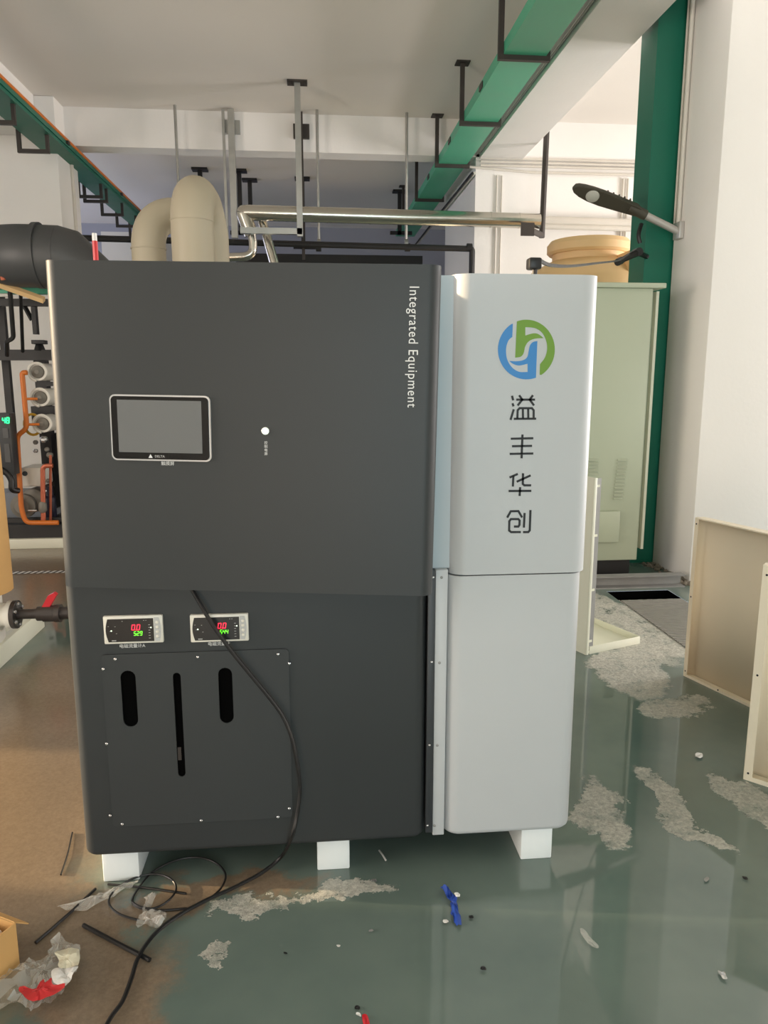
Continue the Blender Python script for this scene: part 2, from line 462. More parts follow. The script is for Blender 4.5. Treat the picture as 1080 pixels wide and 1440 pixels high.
def win(n, axis, c, u0, u1, z0, z1, k):
    o = empty('window_%d' % n, (c, (u0 + u1) / 2, z0) if axis == 'x' else ((u0 + u1) / 2, c, z0)); o['kind'] = 'structure'
    for i in range(k + 1):
        u = u0 + (u1 - u0) * i / k
        b_ = bx(c - 0.03, c + 0.03, u - 0.03, u + 0.03, z0, z1) if axis == 'x' else bx(u - 0.03, u + 0.03, c - 0.03, c + 0.03, z0, z1)
        mk('mullion', b_, 'steel', o, smooth=0)
    for z in (z0 + 0.02, (z0 + z1) / 2, z1 - 0.02):
        b_ = bx(c - 0.025, c + 0.025, u0, u1, z - 0.02, z + 0.02) if axis == 'x' else bx(u0, u1, c - 0.025, c + 0.025, z - 0.02, z + 0.02)
        mk('transom', b_, 'steel', o, smooth=0)
win(1, 'x', -6.1, -0.6, 2.4, 0.8, 3.0, 3)
win(2, 'x', 9.6, -2.55, 2.95, 0.8, 3.2, 4)
win(3, 'x', 9.6, 4.3, 6.9, 0.6, 2.6, 2)
win(4, 'x', -7.1, 10.5, 14.5, 1.0, 3.0, 3)

# ---- beams and columns
mk('beam_cross', bx(-2.70, 1.97, 9.10, 9.36, 4.0, CZ), 'plaster', kind='structure', smooth=0)
mk('beam_right', bx(1.97, 2.47, -6.0, 9.10, 3.98, CZ), 'plaster', kind='structure', smooth=0)
mk('beam_left', bx(-3.40, -2.86, -6.0, 8.78, 4.0, CZ), 'plaster', kind='structure', smooth=0)
mk('column_left', bx(-3.75, -2.66, 8.79, 9.50, 0, CZ, bev=0.012), 'plaster', kind='structure')
mk('wall_rear_right', bx(1.93, 9.5, 9.10, 11.1, 0, CZ), 'plaster', kind='structure', smooth=0)
# near square column on the right, base chipped
mk('column_right', bx(2.74, 3.65, 5.09, 5.70, 0.0, CZ, bev=0.01), 'plaster', kind='structure')
bm = nb()
def rock(bm, c, s):
    q_ = bmesh.ops.create_icosphere(bm, subdivisions=1, radius=s)
    for v in q_['verts']:
        v.co = Vector(c) + Vector((v.co.x * (0.8 + 0.5 * R.random()), v.co.y * (0.9 + 0.8 * R.random()), max(-s * 0.3, v.co.z) * (0.6 + 0.5 * R.random())))
for i in range(46): rock(bm, (2.735 - R.random() ** 2 * 0.09, 5.06 + R.random() * 0.62, 0.006), 0.008 + R.random() * 0.02)
for i in range(14): rock(bm, (2.66 + R.random() * 0.3, 5.075 - R.random() * 0.05, 0.006), 0.008 + R.random() * 0.018)
mk('trim_1', bm, 'concrete', kind='structure', smooth=20, label='crumbled concrete along the column base')
# steel post painted green
bm = nb()
box(bm, 2.53, 2.93, 5.72, 5.735, 0, CZ); box(bm, 2.53, 2.93, 5.985, 6.0, 0, CZ); box(bm, 2.70, 2.72, 5.735, 5.985, 0, CZ)
box(bm, 2.53, 2.545, 5.735, 5.985, 0, CZ); box(bm, 2.915, 2.93, 5.735, 5.985, 0, CZ)
box(bm, 2.45, 2.735, 5.71, 6.05, 0, 0.02)
mk('column_green', bm, 'darkgreen', kind='structure', smooth=0, label='green painted steel post beside the white column')

# horizontal conduits on the rear right wall and the edge of the long beam
def pipe(name, pts, r, m, label, cat='pipe', group=None, n=10, rad=0.0, parent=None, k=6):
    if rad: pts = fillet(pts, rad, k)
    return mk(name, tb(pts, r, n), m, parent, label, cat if parent is None else None, group)
for i, z in enumerate((3.985, 3.945, 3.905, 3.84)):
    o = mk('trim_%d' % (2 + i), tb([(1.72 if i == 3 else 1.98, 9.075, z + (0.05 if i == 3 else 0)), (2.6, 9.075, z), (9.4, 9.075, z)], 0.014, 8), 'conduit', kind='structure')
for i, dx in enumerate((0.0, 0.035)):
    mk('trim_%d' % (6 + i), tb([(1.955 - dx, -5.9, 4.03 - dx * 0.4), (1.955 - dx, 9.06, 4.03 - dx * 0.4)], 0.014, 8), 'steel', kind='structure')
for i, (x, za) in enumerate(((2.18, 3.8), (2.235, 3.8))):
    mk('trim_%d' % (8 + i), tb([(x if i == 0 else 2.24, 9.085, 0), (x if i == 0 else 2.24, 9.085, za)], 0.010, 6), 'conduit', kind='structure')
for i, x in enumerate((3.70, 3.76)):
    mk('trim_%d' % (10 + i), tb([(x, 9.08, 0), (x, 9.08, 3.8)], 0.013, 6), 'conduit', kind='structure')
for i, (y, r_) in enumerate(((5.60, 0.016), (5.66, 0.010))):
    mk('trim_%d' % (12 + i), tb([(2.722, y, 2.6), (2.722, y, CZ)], r_, 8), 'conduit', kind='structure')
mk('trim_14', tb([(-2.645, 9.22, 2.2), (-2.645, 9.22, 3.9)], 0.02, 8), 'conduit', kind='structure')

# far bay: black and white hazard line painted on the floor
bm = nb()
for i in range(34):
    x = -3.0 + i * 0.047
    q = [bm.verts.new(c_) for c_ in ((x, 5.82, 0.002), (x + 0.024, 5.82, 0.002), (x + 0.044, 5.89, 0.002), (x + 0.02, 5.89, 0.002))]
    bm.faces.new(q)
for i in range(34):
    x = -3.0 + i * 0.047 + 0.0235
    q = [bm.verts.new(c_) for c_ in ((x, 5.82, 0.002), (x + 0.024, 5.82, 0.002), (x + 0.044, 5.89, 0.002), (x + 0.02, 5.89, 0.002))]
    f = bm.faces.new(q); f.material_index = 1
mk('trim_15', bm, ['ink_white', 'ink_black'], kind='structure', smooth=0, label='black and white striped floor marking')

# ================================================================== MACHINE
MY = 2.04                       # front plane of the lower panels
mach = empty('water_treatment_machine', (0.05, 2.5, 0),
             'large cabinet machine with charcoal control front and white logo column', 'machine')
def profile(x0, x1, yf, depth, r, k=8):
    """plan outline of a panel with rounded front corners"""
    out = [(x0, yf + depth)]
    for j in range(k + 1):
        a = math.pi + (math.pi / 2) * j / k; out.append((x0 + r + r * math.cos(a), yf + r + r * math.sin(a)))
    for j in range(k + 1):
        a = 1.5 * math.pi + (math.pi / 2) * j / k; out.append((x1 - r + r * math.cos(a), yf + r + r * math.sin(a)))
    out.append((x1, yf + depth)); return out
def panel(x0, x1, yf, depth, r, z0, z1, mtx=None, bot=0.0):
    bm = nb(); P = profile(x0, x1, yf, depth, r)
    cx = (x0 + x1) / 2; rows = []
    if bot:          # softened lower edge
        for j in range(5):
            a = (math.pi / 2) * j / 4; ins = bot * (1 - math.sin(a)); z = z0 + bot * (1 - math.cos(a))
            rows.append((ins, z))
    else: rows.append((0, z0))
    rows.append((0, z1))
    V = []
    for ins, z in rows:
        ring = []
        for (x, y) in P:
            xx = x + (ins if x < cx - 0.01 else -ins if x > cx + 0.01 else 0)
            if x0 + r * 1.01 < x < x1 - r * 1.01: xx = x
            yy = min(y + ins, yf + depth)
            ring.append(bm.verts.new((xx, yy, z)))
        V.append(ring)
    n = len(P)
    for a_, b_ in zip(V, V[1:]):
        for i in range(n): bm.faces.new((a_[i], a_[(i + 1) % n], b_[(i + 1) % n], b_[i]))
    bm.faces.new(V[0][::-1]); bm.faces.new(V[-1])
    if mtx is not None: xf(bm, mtx)
    return bm
# carcass
mk('carcass', bx(-0.655, 0.335, 2.10, 2.98, 0.11, 1.765), 'charcoal2', mach, smooth=0)
mk('column_body', bx(0.335, 0.765, 2.10, 2.98, 0.112, 1.762), 'white_coat', mach, smooth=0)
# lower charcoal panel
mk('lower_panel', panel(-0.688, 0.318, MY, 0.055, 0.035, 0.113, 0.975, bot=0.02), 'charcoal', mach)
# upper door, standing ajar: hinge on the left, right edge pulled forward and sagging a little
TLp = py(57, 365, 1.985)
ud = Vector((0.972, -0.125, 0)).normalized(); vd = Vector((0, 0, 1)); sag = math.radians(0.95)
u2 = ud * math.cos(sag) - vd * math.sin(sag); v2 = vd * math.cos(sag) + ud * math.sin(sag); n2 = u2.cross(v2)   # n2 points away (+Y)
if n2.y < 0: n2 = -n2
DW, DH = 0.984, 0.832
O = TLp - v2 * DH
MD = Matrix(((u2.x, n2.x, v2.x, O.x), (u2.y, n2.y, v2.y, O.y), (u2.z, n2.z, v2.z, O.z), (0, 0, 0, 1)))
MDi = MD.inverted()
door = mk('upper_door', panel(0, DW, 0, 0.045, 0.034, 0, DH, MD), 'charcoal', mach, label='charcoal control door standing ajar')
def dloc(x, y):
    """photo direction -> door plane coordinates (u, v)"""
    o_ = MDi @ CAM; d_ = MDi.to_3x3() @ ray(x, y); t = -o_.y / d_.y
    q = o_ + d_ * t; return q.x, q.z
def dpt(u, v, d=0.0): return MD @ Vector((u, -d, v))
DT = MD @ FRONT                 # text plane on the door
# touch screen
su, sv = dloc(227, 602); SW, SH = 0.256, 0.166
scr = mk('touch_screen', prism(nb(), rrect(su - SW / 2, su + SW / 2, sv - SH / 2, sv + SH / 2, 0.014), lambda p: dpt(p[0], p[1], 0), lambda p: dpt(p[0], p[1], 0.007)), 'silverline', mach)
mk('bezel', prism(nb(), rrect(su - SW / 2 + 0.004, su + SW / 2 - 0.004, sv - SH / 2 + 0.004, sv + SH / 2 - 0.004, 0.011), lambda p: dpt(p[0], p[1], 0.006), lambda p: dpt(p[0], p[1], 0.009)), 'bezel', scr)
mk('display', prism(nb(), [(su - 0.108, sv - 0.062), (su + 0.106, sv - 0.062), (su + 0.106, sv + 0.07), (su - 0.108, sv + 0.07)], lambda p: dpt(p[0], p[1], 0.008), lambda p: dpt(p[0], p[1], 0.0095)), 'screen', scr)
bm = text_mesh('DELTA', 0.0085, 0.0002); xf(bm, DT @ Matrix.Translation((su - 0.004, sv - 0.0715, 0.0093))); mk('maker_name', bm, 'meter_key', scr)
tri = [(su - 0.033, sv - 0.0755), (su - 0.022, sv - 0.0755), (su - 0.0275, sv - 0.0660)]
mk('maker_mark', prism(nb(), tri, lambda p: dpt(p[0], p[1], 0.0088), lambda p: dpt(p[0], p[1], 0.0096)), 'ink_white', scr)
def door_text(body, x, y, size, rot=0.0, spacing=1.0, name='lettering', m='ink_white'):
    u, v = dloc(x, y); bm = text_mesh(body, size, 0.0003, spacing)
    xf(bm, DT @ Matrix.Translation((u, v, 0.0006)) @ Matrix.Rotation(rot, 4, 'Z')); return mk(name, bm, m, door)
door_text('触摸屏', 236, 652, 0.0115)
# pilot lamp with its caption
u, v = dloc(373.5, 606)
pl = mk('pilot_lamp', lt([(0.0105, -0.002), (0.0105, 0.003), (0.009, 0.004)], Matrix.Translation(dpt(u, v)) @ MD.to_3x3().to_4x4() @ Matrix.Rotation(H, 4, 'X'), 16), 'steel', mach)
mk('lens', lt([(0.0088, 0.003), (0.0085, 0.006), (0.006, 0.0085), (0, 0.0095)], Matrix.Translation(dpt(u, v)) @ MD.to_3x3().to_4x4() @ Matrix.Rotation(H, 4, 'X'), 16), 'lamp_led', pl)
for i, ch in enumerate('控制电源'): door_text(ch, 374, 623 + i * 5.1, 0.0088)
# Integrated Equipment, reading downwards
u0, v0 = dloc(583, 403); u1, v1 = dloc(578, 573)
bm = text_mesh('Integrated Equipment', 0.034, 0.0004, 1.12)
wx = [v_.co.x for v_ in bm.verts]; sc_ = (v0 - v1) / (max(wx) - min(wx)); cx_ = (max(wx) + min(wx)) / 2
for v_ in bm.verts: v_.co.x = (v_.co.x - cx_) * sc_
xf(bm, DT @ Matrix.Translation(((u0 + u1) / 2, (v0 + v1) / 2, 0.0006)) @ Matrix.Rotation(-H + 0.004, 4, 'Z'))
mk('lettering', bm, 'ink_white', door)

# flow meters
SEG = {'0': 'abcdef', '1': 'bc', '2': 'abged', '3': 'abgcd', '4': 'fgbc', '5': 'afgcd', '8': 'abcdefg', '9': 'abcdfg'}
def seven(bm, ch, x, z, w_, h_, t, y0, y1, slant=0.12):
    P = {'a': ((0, h_), (w_, h_)), 'b': ((w_, h_ / 2), (w_, h_)), 'c': ((w_, 0), (w_, h_ / 2)), 'd': ((0, 0), (w_, 0)),
         'e': ((0, 0), (0, h_ / 2)), 'f': ((0, h_ / 2), (0, h_)), 'g': ((0, h_ / 2), (w_, h_ / 2))}
    for s in SEG[ch]:
        (ax_, az_), (bx_, bz_) = P[s]
        ax_ += az_ * slant; bx_ += bz_ * slant
        stroke(bm, [(x + ax_, z + az_), (x + bx_, z + bz_)], t / 2, lambda p: Vector((p[0], y0, p[1])), lambda p: Vector((p[0], y1, p[1])))
def meter(x0, z1, lower, label):
    W_, H_ = 0.160, 0.080; z0 = z1 - H_; x1 = x0 + W_; yf = MY - 0.012
    m_ = mk('flow_meter', bx(x0, x1, yf, MY + 0.001, z0, z1, bev=0.003), 'meter_white', mach, label=label)
    face = [(x0 + 0.135, z0 + 0.006), (x0 + 0.135, z1 - 0.008)]
    for j in range(9):
        t = j / 8; face.append((x0 + 0.012 - 0.006 * math.sin(math.pi * t) + 0.0, z1 - 0.008 - (H_ - 0.014) * t))
    mk('face', prism(nb(), face, lambda p: Vector((p[0], yf + 0.001, p[1])), lambda p: Vector((p[0], yf - 0.001, p[1]))), 'black', m_)
    key = [(x0 + 0.137, z0 + 0.006), (x0 + 0.137, z1 - 0.006)]
    for j in range(7):
        t = j / 6; key.append((x0 + 0.150 + 0.005 * math.sin(math.pi * t), z1 - 0.006 - (H_ - 0.012) * t))
    mk('keypad', prism(nb(), key, lambda p: Vector((p[0], yf + 0.001, p[1])), lambda p: Vector((p[0], yf - 0.001, p[1]))), 'meter_key', m_)
    b0 = None
    for j in range(4):
        z = z1 - 0.020 - j * 0.0135
        if b0 is None: b0 = mk('button', lt([(0.0045, 0), (0.0045, 0.001), (0.003, 0.0022)], at((x0 + 0.145, yf - 0.0008, z), '-y'), 12), 'meter_white', m_)
        else: dup(b0, (0, 0, -0.0135 * j), m_)
    bm = nb()
    for j, ch in enumerate('00'): seven(bm, ch, x0 + 0.076 + j * 0.0135, z1 - 0.040, 0.0075, 0.0145, 0.0018, yf - 0.0008, yf - 0.0016)
    box(bm, x0 + 0.0868, x0 + 0.0888, yf - 0.0016, yf - 0.0008, z1 - 0.0415, z1 - 0.0390)
    mk('red_digits', bm, 'red_led', m_, smooth=0, label='red digits reading 0.0')
    bm = nb()
    for j, ch in enumerate(lower): seven(bm, ch, x0 + 0.081 + j * 0.0083, z1 - 0.056, 0.005, 0.011, 0.0014, yf - 0.0008, yf - 0.0016)
    mk('green_digits', bm, 'green_led', m_, smooth=0, label='green digits reading ' + lower)
    bm = nb()
    for j in range(6): box(bm, x0 + 0.121, x0 + 0.126, yf - 0.0014, yf - 0.0008, z1 - 0.027 - j * 0.0077, z1 - 0.0258 - j * 0.0077)
    for (dx, dz) in ((0.012, 0.028), (0.030, 0.029), (0.016, 0.042), (0.033, 0.049), (0.050, 0.014), (0.108, 0.013), (0.114, 0.013)):
        box(bm, x0 + dx, x0 + dx + 0.003, yf - 0.0014, yf - 0.0008, z1 - dz - 0.001, z1 - dz)
    for j in range(4): box(bm, x0 + 0.021 + j * 0.003, x0 + 0.0234 + j * 0.003, yf - 0.0014, yf - 0.0008, z0 + 0.009, z0 + 0.0115)
    mk('face_marks', bm, 'meter_key', m_, smooth=0, kind='stuff')
    for dx, dz in ((0.128, 0.0345), (0.021, 0.0415)):
        mk('status_light', lt([(0.0022, 0), (0, 0.001)], at((x0 + dx, yf - 0.0009, z1 - dz), '-y'), 8), 'lamp_led', m_)
    return m_
meter(-0.584, 0.851, '529', 'left flow meter reading 0.0 and 529')
meter(-0.350, 0.848, '544', 'right flow meter reading 0.0 and 544')
def flat_text(body, x, y, size, Y, m='ink_white', parent=mach, spacing=1.0, name='lettering'):
    p = py(x, y, Y - 0.0006); bm = text_mesh(body, size, 0.0003, spacing); xf(bm, Matrix.Translation(p) @ FRONT); return mk(name, bm, m, parent)
flat_text('电磁流量计A', 186, 908.5, 0.0125, MY)
flat_text('电磁流量计', 308, 905.5, 0.0125, MY)

# access plate with three slots and screws
PX0, PX1, PZ0, PZ1 = -0.598, -0.080, 0.212, 0.738
def slot(xa, ya, xb, yb, wpx):
    a_ = py(xa, ya, MY); b_ = py(xb, yb, MY); hw = wpx * 0.00098
    cx = (a_.x + b_.x) / 2; z1_, z0_ = a_.z - hw, b_.z + hw; out = []
    for j in range(9):
        t = math.pi * j / 8; out.append((cx + hw * math.cos(t), z1_ + hw * math.sin(t)))
    for j in range(9):
        t = math.pi + math.pi * j / 8; out.append((cx + hw * math.cos(t), z0_ + hw * math.sin(t)))
    return out
slots = [slot(182, 942, 183, 1021, 21), slot(251, 945, 254, 1091, 11), slot(318, 938, 318, 1016, 20)]
def plate_bm(outer, holes, y_front, y_back):
    bm = nb(); loops = []
    for L_ in [outer] + holes:
        vs = [bm.verts.new((p[0], y_front, p[1])) for p in L_]
        es = [bm.edges.new((vs[i], vs[(i + 1) % len(vs)])) for i in range(len(vs))]; loops.append((vs, es))
    bmesh.ops.triangle_fill(bm, use_beauty=True, use_dissolve=False, edges=[e for _, es in loops for e in es])
    r_ = bmesh.ops.extrude_face_region(bm, geom=bm.faces[:])
    for g_ in r_['geom']:
        if isinstance(g_, bmesh.types.BMVert): g_.co.y = y_back
    return bm
plate = mk('access_plate', plate_bm(rrect(PX0, PX1, PZ0, PZ1, 0.012, 4), slots, MY - 0.005, MY - 0.0012), 'charcoal', mach, smooth=30)
for i, s in enumerate(slots):
    cx = sum(p[0] for p in s) / len(s); cz = sum(p[1] for p in s) / len(s)
    s2 = [(cx + (p[0] - cx) * 1.08, cz + (p[1] - cz) * 1.02) for p in s]
    mk('slot_dark_sheet', prism(nb(), s2, lambda p: Vector((p[0], MY - 0.0011, p[1])), lambda p: Vector((p[0], MY + 0.0005, p[1]))), 'void', plate)  # black sheet painted in for the dark inside the hole
mk('sight_tube', bx(-0.404, -0.394, MY - 0.0014, MY - 0.001, 0.41, 0.45), 'upvc', plate, smooth=0)
s0 = None
for (x, y) in ((162, 927), (145, 941), (278, 924), (391, 920), (407, 933), (150, 1046), (155, 1147), (172, 1159), (283, 1154), (391, 1149), (407, 1137)):
    p = py(x, y, MY - 0.005)
    if s0 is None:
        s0 = mk('screw', lt([(0.0042, -0.001), (0.0042, 0.0012), (0.0028, 0.0028), (0, 0.0032)], at(p, '-y'), 10), 'screw', plate); p0 = p
    else: dup(s0, p - p0, plate)

# white column: upper and lower covers, seam between them
WX0, WX1 = 0.383, 0.785
ucov = mk('upper_cover', panel(WX0 - 0.002, WX1 + 0.004, MY, 0.06, 0.050, 0.940, 1.770), 'white_coat', mach)
mk('lower_cover', panel(WX0 - 0.006, WX1 - 0.006, MY + 0.002, 0.058, 0.046, 0.112, 0.936, bot=0.02), 'white_coat', mach)
# recessed filler between door side and column
mk('filler_panel', bx(0.318, 0.40, MY + 0.03, MY + 0.10, 0.955, 1.768), 'white_side', mach, smooth=0)
strip = mk('dark_strip', bx(0.320, 0.342, MY + 0.004, MY + 0.03, 0.13, 0.955, bev=0.002), 'charcoal2', mach)
wst = mk('white_strip', bx(0.3425, 0.378, MY + 0.008, MY + 0.03, 0.118, 0.955, bev=0.002), 'white_coat', mach)
def screws_on(parent, pts, Y, r=0.0035, m='screw'):
    f = None
    for (x, y) in pts:
        p = py(x, y, Y)
        if f is None:
            f = mk('screw', lt([(r, -0.001), (r, 0.001), (r * 0.6, 0.0022), (0, 0.0026)], at(p, '-y'), 10), m, parent); q = p
        else: dup(f, p - q, parent)
screws_on(strip, [(605, 812), (609, 812), (607, 931), (604, 1048), (601, 1161)], MY + 0.004)
screws_on(wst, [(621, 812), (618, 932), (615, 1048), (611, 1161)], MY + 0.008, 0.0042, 'iron')
# feet
f0 = mk('foot', bx(-0.652, -0.545, 2.085, 2.62, 0.0, 0.112, bev=0.004), 'foot', mach)
mk('foot', bx(-0.010, 0.090, 2.078, 2.62, 0.0, 0.112, bev=0.004), 'foot', mach)
mk('foot', bx(0.628, 0.728, 2.07, 2.62, 0.0, 0.112, bev=0.004), 'foot', mach)
# logo and lettering on the upper cover (drawn in a 640 x 1440 sheet)
def lp(p, d):
    q = py(670 + p[0] / 4, 420 + p[1] / 4, MY - d); return q
f_in = lambda p: lp(p, -0.0002)
f_out = lambda p: lp(p, 0.0008)
def arc(cx, cy, rx, ry, a0, a1, k=28):
    return [(cx + rx * math.cos(math.radians(a0 + (a1 - a0) * j / k)), cy + ry * math.sin(math.radians(a0 + (a1 - a0) * j / k))) for j in range(k + 1)]
def sm(pts, k=5): return [(q.x, q.y) for q in spline([(p[0], p[1], 0) for p in pts], k)]
blue = arc(281, 286, 160, 168, 241.6, 70, 30)
blue = [(205, 140)] + arc(281, 286, 160, 168, 238, 70, 30)[0:] + [(335, 440)]
blue += sm([(343, 238), (318, 244), (302, 262), (295, 290), (286, 328), (262, 346), (225, 352), (185, 350)])
blue += sm([(185, 350), (205, 366), (240, 376), (288, 366)])[1:] + [(288, 412)]
blue += sm([(288, 412), (240, 411), (200, 386), (172, 338), (167, 280), (180, 236), (202, 215)])[1:]
green = [(228, 128)] + arc(281, 286, 160, 168, 252, 420 - 2, 34) + [(356, 428)]
green += sm([(358, 368), (385, 332), (398, 285), (392, 235), (368, 190), (330, 166), (275, 160)]) + [(275, 207)]
green += sm([(275, 207), (320, 195), (350, 200), (378, 222)])[1:]
green += sm([(378, 222), (330, 225), (295, 240), (275, 268), (266, 305), (250, 326), (218, 332)])[1:]
def cap(name, poly, m):
    bm = nb(); a_ = [bm.verts.new(f_out(p)) for p in poly]
    es = [bm.edges.new((a_[i], a_[(i + 1) % len(a_)])) for i in range(len(a_))]
    bmesh.ops.triangle_fill(bm, use_beauty=True, edges=es)
    r_ = bmesh.ops.extrude_face_region(bm, geom=bm.faces[:])
    for g_ in r_['geom']:
        if isinstance(g_, bmesh.types.BMVert): g_.co.y += 0.001
    return mk(name, bm, m, ucov, smooth=0)
halo = arc(281, 286, 167, 175, 0, 360, 47)[:-1]
cap('emblem_blue', blue, 'ink_blue'); cap('emblem_green', green, 'ink_green')
CH = [
    [[(200, 546), (207, 572)], [(203, 588), (209, 606)], [(210, 622), (192, 682)], [(224, 568), (330, 568)], [(240, 543), (258, 568), (232, 601)], [(318, 543), (300, 568), (324, 601)],
     [(230, 675), (232, 628), (243, 616), (312, 616), (322, 628), (322, 675)], [(261, 616), (262, 675)], [(291, 616), (292, 675)], [(210, 676), (336, 675)]],
    [[(193, 788), (320, 785)], [(200, 830), (313, 828)], [(187, 873), (320, 871)], [(259, 764), (254, 898)]],
    [[(233, 986), (186, 1006)], [(208, 996), (205, 1057)], [(262, 982), (261, 1042), (269, 1050), (308, 1050)], [(305, 994), (226, 1030)], [(181, 1082), (309, 1081)], [(246, 1060), (243, 1110)]],
    [[(173, 1232), (193, 1196), (236, 1195), (257, 1231)], [(250, 1313), (195, 1313), (184, 1304), (185, 1252), (194, 1240), (236, 1240), (243, 1248), (242, 1272), (236, 1282), (211, 1282)],
     [(271, 1205), (267, 1288)], [(304, 1189), (300, 1303), (292, 1313), (262, 1313)]],
]
for st in CH:
    bm = nb()
    for s in st: stroke(bm, s, 6.2, f_in, f_out)
    mk('logo_character', bm, 'ink_black', ucov, smooth=0)

# small camera-like sensor on top of the machine, its lead running back to the post
sen = empty('cable_sensor', py(752, 384, 2.3), 'small black sensor standing on top of the white column', 'sensor')
q = py(752, 383, 2.3); zt = 1.764
mk('stem', tb([(q.x, 2.3, zt), (q.x, 2.3, q.z + 0.02)], 0.008, 8), 'rubber', sen)
mk('head', bx(q.x - 0.022, q.x + 0.018, 2.285, 2.325, q.z + 0.008, q.z + 0.042, bev=0.006), 'rubber', sen)
mk('lead', tb(spline([(q.x + 0.015, 2.305, q.z + 0.036), py(775, 373, 2.45), py(805, 374, 2.9), py(840, 370, 3.9), py(870, 366, 4.9), py(885, 358, 5.4)], 8), 0.006, 6), 'rubber', sen)

# ================================================================== FLOOR OBJECTS
# main power cable
pts = [py(266, 822, 2.028), py(283, 852, 2.008), py(300, 880, 2.004), py(325, 915, 2.004), py(350, 946, 2.004), py(378, 980, 2.004), py(398, 1008, 2.004), py(411, 1040, 2.0),
       py(419, 1080, 1.998), py(422, 1110, 1.998), py(418, 1145, 1.995), py(410, 1178, 1.995), pz(396, 1204, 0.05), pz(370, 1226, 0.016), pz(335, 1245, 0.010), pz(290, 1266, 0.010), pz(250, 1288, 0.010), pz(218, 1313, 0.011),
       pz(195, 1345, 0.013), pz(185, 1375, 0.010), pz(172, 1408, 0.010), pz(155, 1432, 0.010), pz(138, 1465, 0.010)]
mk('power_cable', tb(spline(pts, 6), 0.0056, 8), 'rubber', None, 'thick black cable hanging from the charcoal door down to the floor', 'cable')
C3 = lambda x, y, z=0.006: pz(x / 3, 1140 + y / 3, z)
mk('thin_wire', tb(spline([C3(*p) for p in ((790, 412), (690, 420), (610, 415), (560, 392), (572, 345), (640, 262), (735, 212), (830, 197), (910, 220), (952, 270), (930, 330), (870, 382))], 6), 0.0032, 6), 'rubber', None,
   'thin black wire in a wide loop beside the left foot', 'wire')
mk('thin_wire', tb(spline([C3(*p, 0.010) for p in ((585, 462), (505, 437), (460, 392), (480, 340), (560, 287), (650, 267), (720, 287), (743, 330), (712, 378), (650, 412), (590, 405), (558, 385))], 6), 0.0032, 6), 'rubber', None,
   'thin black wire in a smaller loop crossing the wide loop', 'wire')
for lab, a_, b_, c_, r_ in (('short bent black wire offcut left of the machine on the brown floor', (305, 92), (286, 180), (257, 270), 0.003),
                       ('black stick lying aslant between cardboard box and left foot', (403, 330), (290, 436), (150, 557), 0.0045),
                       ('thickest black stick, crossed by the power cable', (352, 483), (500, 562), (632, 630), 0.0062),
                       ('black wire offcut lying across the two wire loops', (455, 310), (610, 325), (785, 350), 0.0035)):
    mk('wire_offcut', tb(spline([C3(*a_, r_ + 0.001), C3(*b_, r_ + 0.002), C3(*c_, r_ + 0.001)], 4), r_, 6), 'rubber', None, lab, 'wire scrap')

def crumple(name, outline, m, label, cat, h=0.03, rings=6, seed=1, parent=None, group=None, z0=0.003):
    """crumpled sheet: outline of floor points, folded up irregularly"""
    rr = random.Random(seed); P = [Vector(p) for p in outline]
    P = [q for q in spline(P, 4, closed=True)]
    c = sum(P, Vector()) / len(P); bm = nb()
    cv = bm.verts.new((c.x, c.y, z0 + h * 0.4)); prev = None
    for i in range(1, rings + 1):
        t = i / rings; ring = []
        for p in P:
            q = c.lerp(p, t); n_ = noise.noise(q * 22 + Vector((seed, 0, 0))); n3 = noise.noise(q * 55 + Vector((0, seed, 0)))
            z = z0 + abs(n_) * h * (1.5 - 0.7 * t) + abs(n3) * h * 0.7 + rr.random() * h * 0.15
            q = q + Vector((n3, n_, 0)) * h * 0.3
            ring.append(bm.verts.new((q.x, q.y, z)))
        n = len(P)
        for k in range(n):
            if prev is None: bm.faces.new((cv, ring[k], ring[(k + 1) % n]))
            else: bm.faces.new((prev[k], ring[k], ring[(k + 1) % n], prev[(k + 1) % n]))
        prev = ring
    return mk(name, bm, m, parent, label, cat, group, smooth=25)
bag = empty('plastic_bag', pz(45, 1395), 'crumpled clear plastic bag with red and white print beside the cardboard box', 'bag')
D = lambda x, y, z=0.0: pz(x / 7.2, 1240 + y / 7.2, z)
crumple('film', [D(*p) for p in ((-60, 960), (120, 930), (240, 870), (420, 830), (590, 790), (560, 700), (560, 620), (620, 570), (700, 670), (800, 720), (800, 880), (680, 1080), (600, 1180), (520, 1270), (420, 1300), (290, 1350), (220, 1270), (-60, 1330))], 'film', None, None, 0.035, 8, 3, bag)
crumple('paper_label', [D(*p, 0.03) for p in ((565, 745), (700, 705), (800, 720), (795, 885), (700, 905), (605, 905), (600, 820))], 'paper', None, None, 0.012, 4, 5, bag, z0=0.036)
crumple('white_print', [D(*p, 0.03) for p in ((545, 925), (690, 905), (795, 890), (740, 990), (670, 1080), (540, 1060))], 'paperw', None, None, 0.012, 4, 6, bag, z0=0.035)
crumple('red_print', [D(*p, 0.03) for p in ((330, 1160), (440, 1020), (470, 1060), (530, 1000), (545, 1080), (665, 1080), (610, 1150), (480, 1200), (340, 1245), (240, 1190), (195, 1150), (200, 1100), (270, 1130))], 'redprint', None, None, 0.012, 5, 8, bag, z0=0.035)
crumple('plastic_scrap', [C3(*p) for p in ((240, 408), (320, 398), (400, 360), (480, 340), (560, 300), (590, 300), (540, 335), (460, 375), (380, 415), (330, 425))], 'film', 'long twisted strip of clear film near the left foot', 'plastic film', 0.02, 4, 11)
crumple('plastic_scrap', [C3(*p) for p in ((575, 485), (600, 440), (650, 430), (695, 440), (690, 480), (640, 512), (600, 505))], 'film', 'crumpled clear film scrap inside the wire loops', 'plastic film', 0.03, 4, 13)
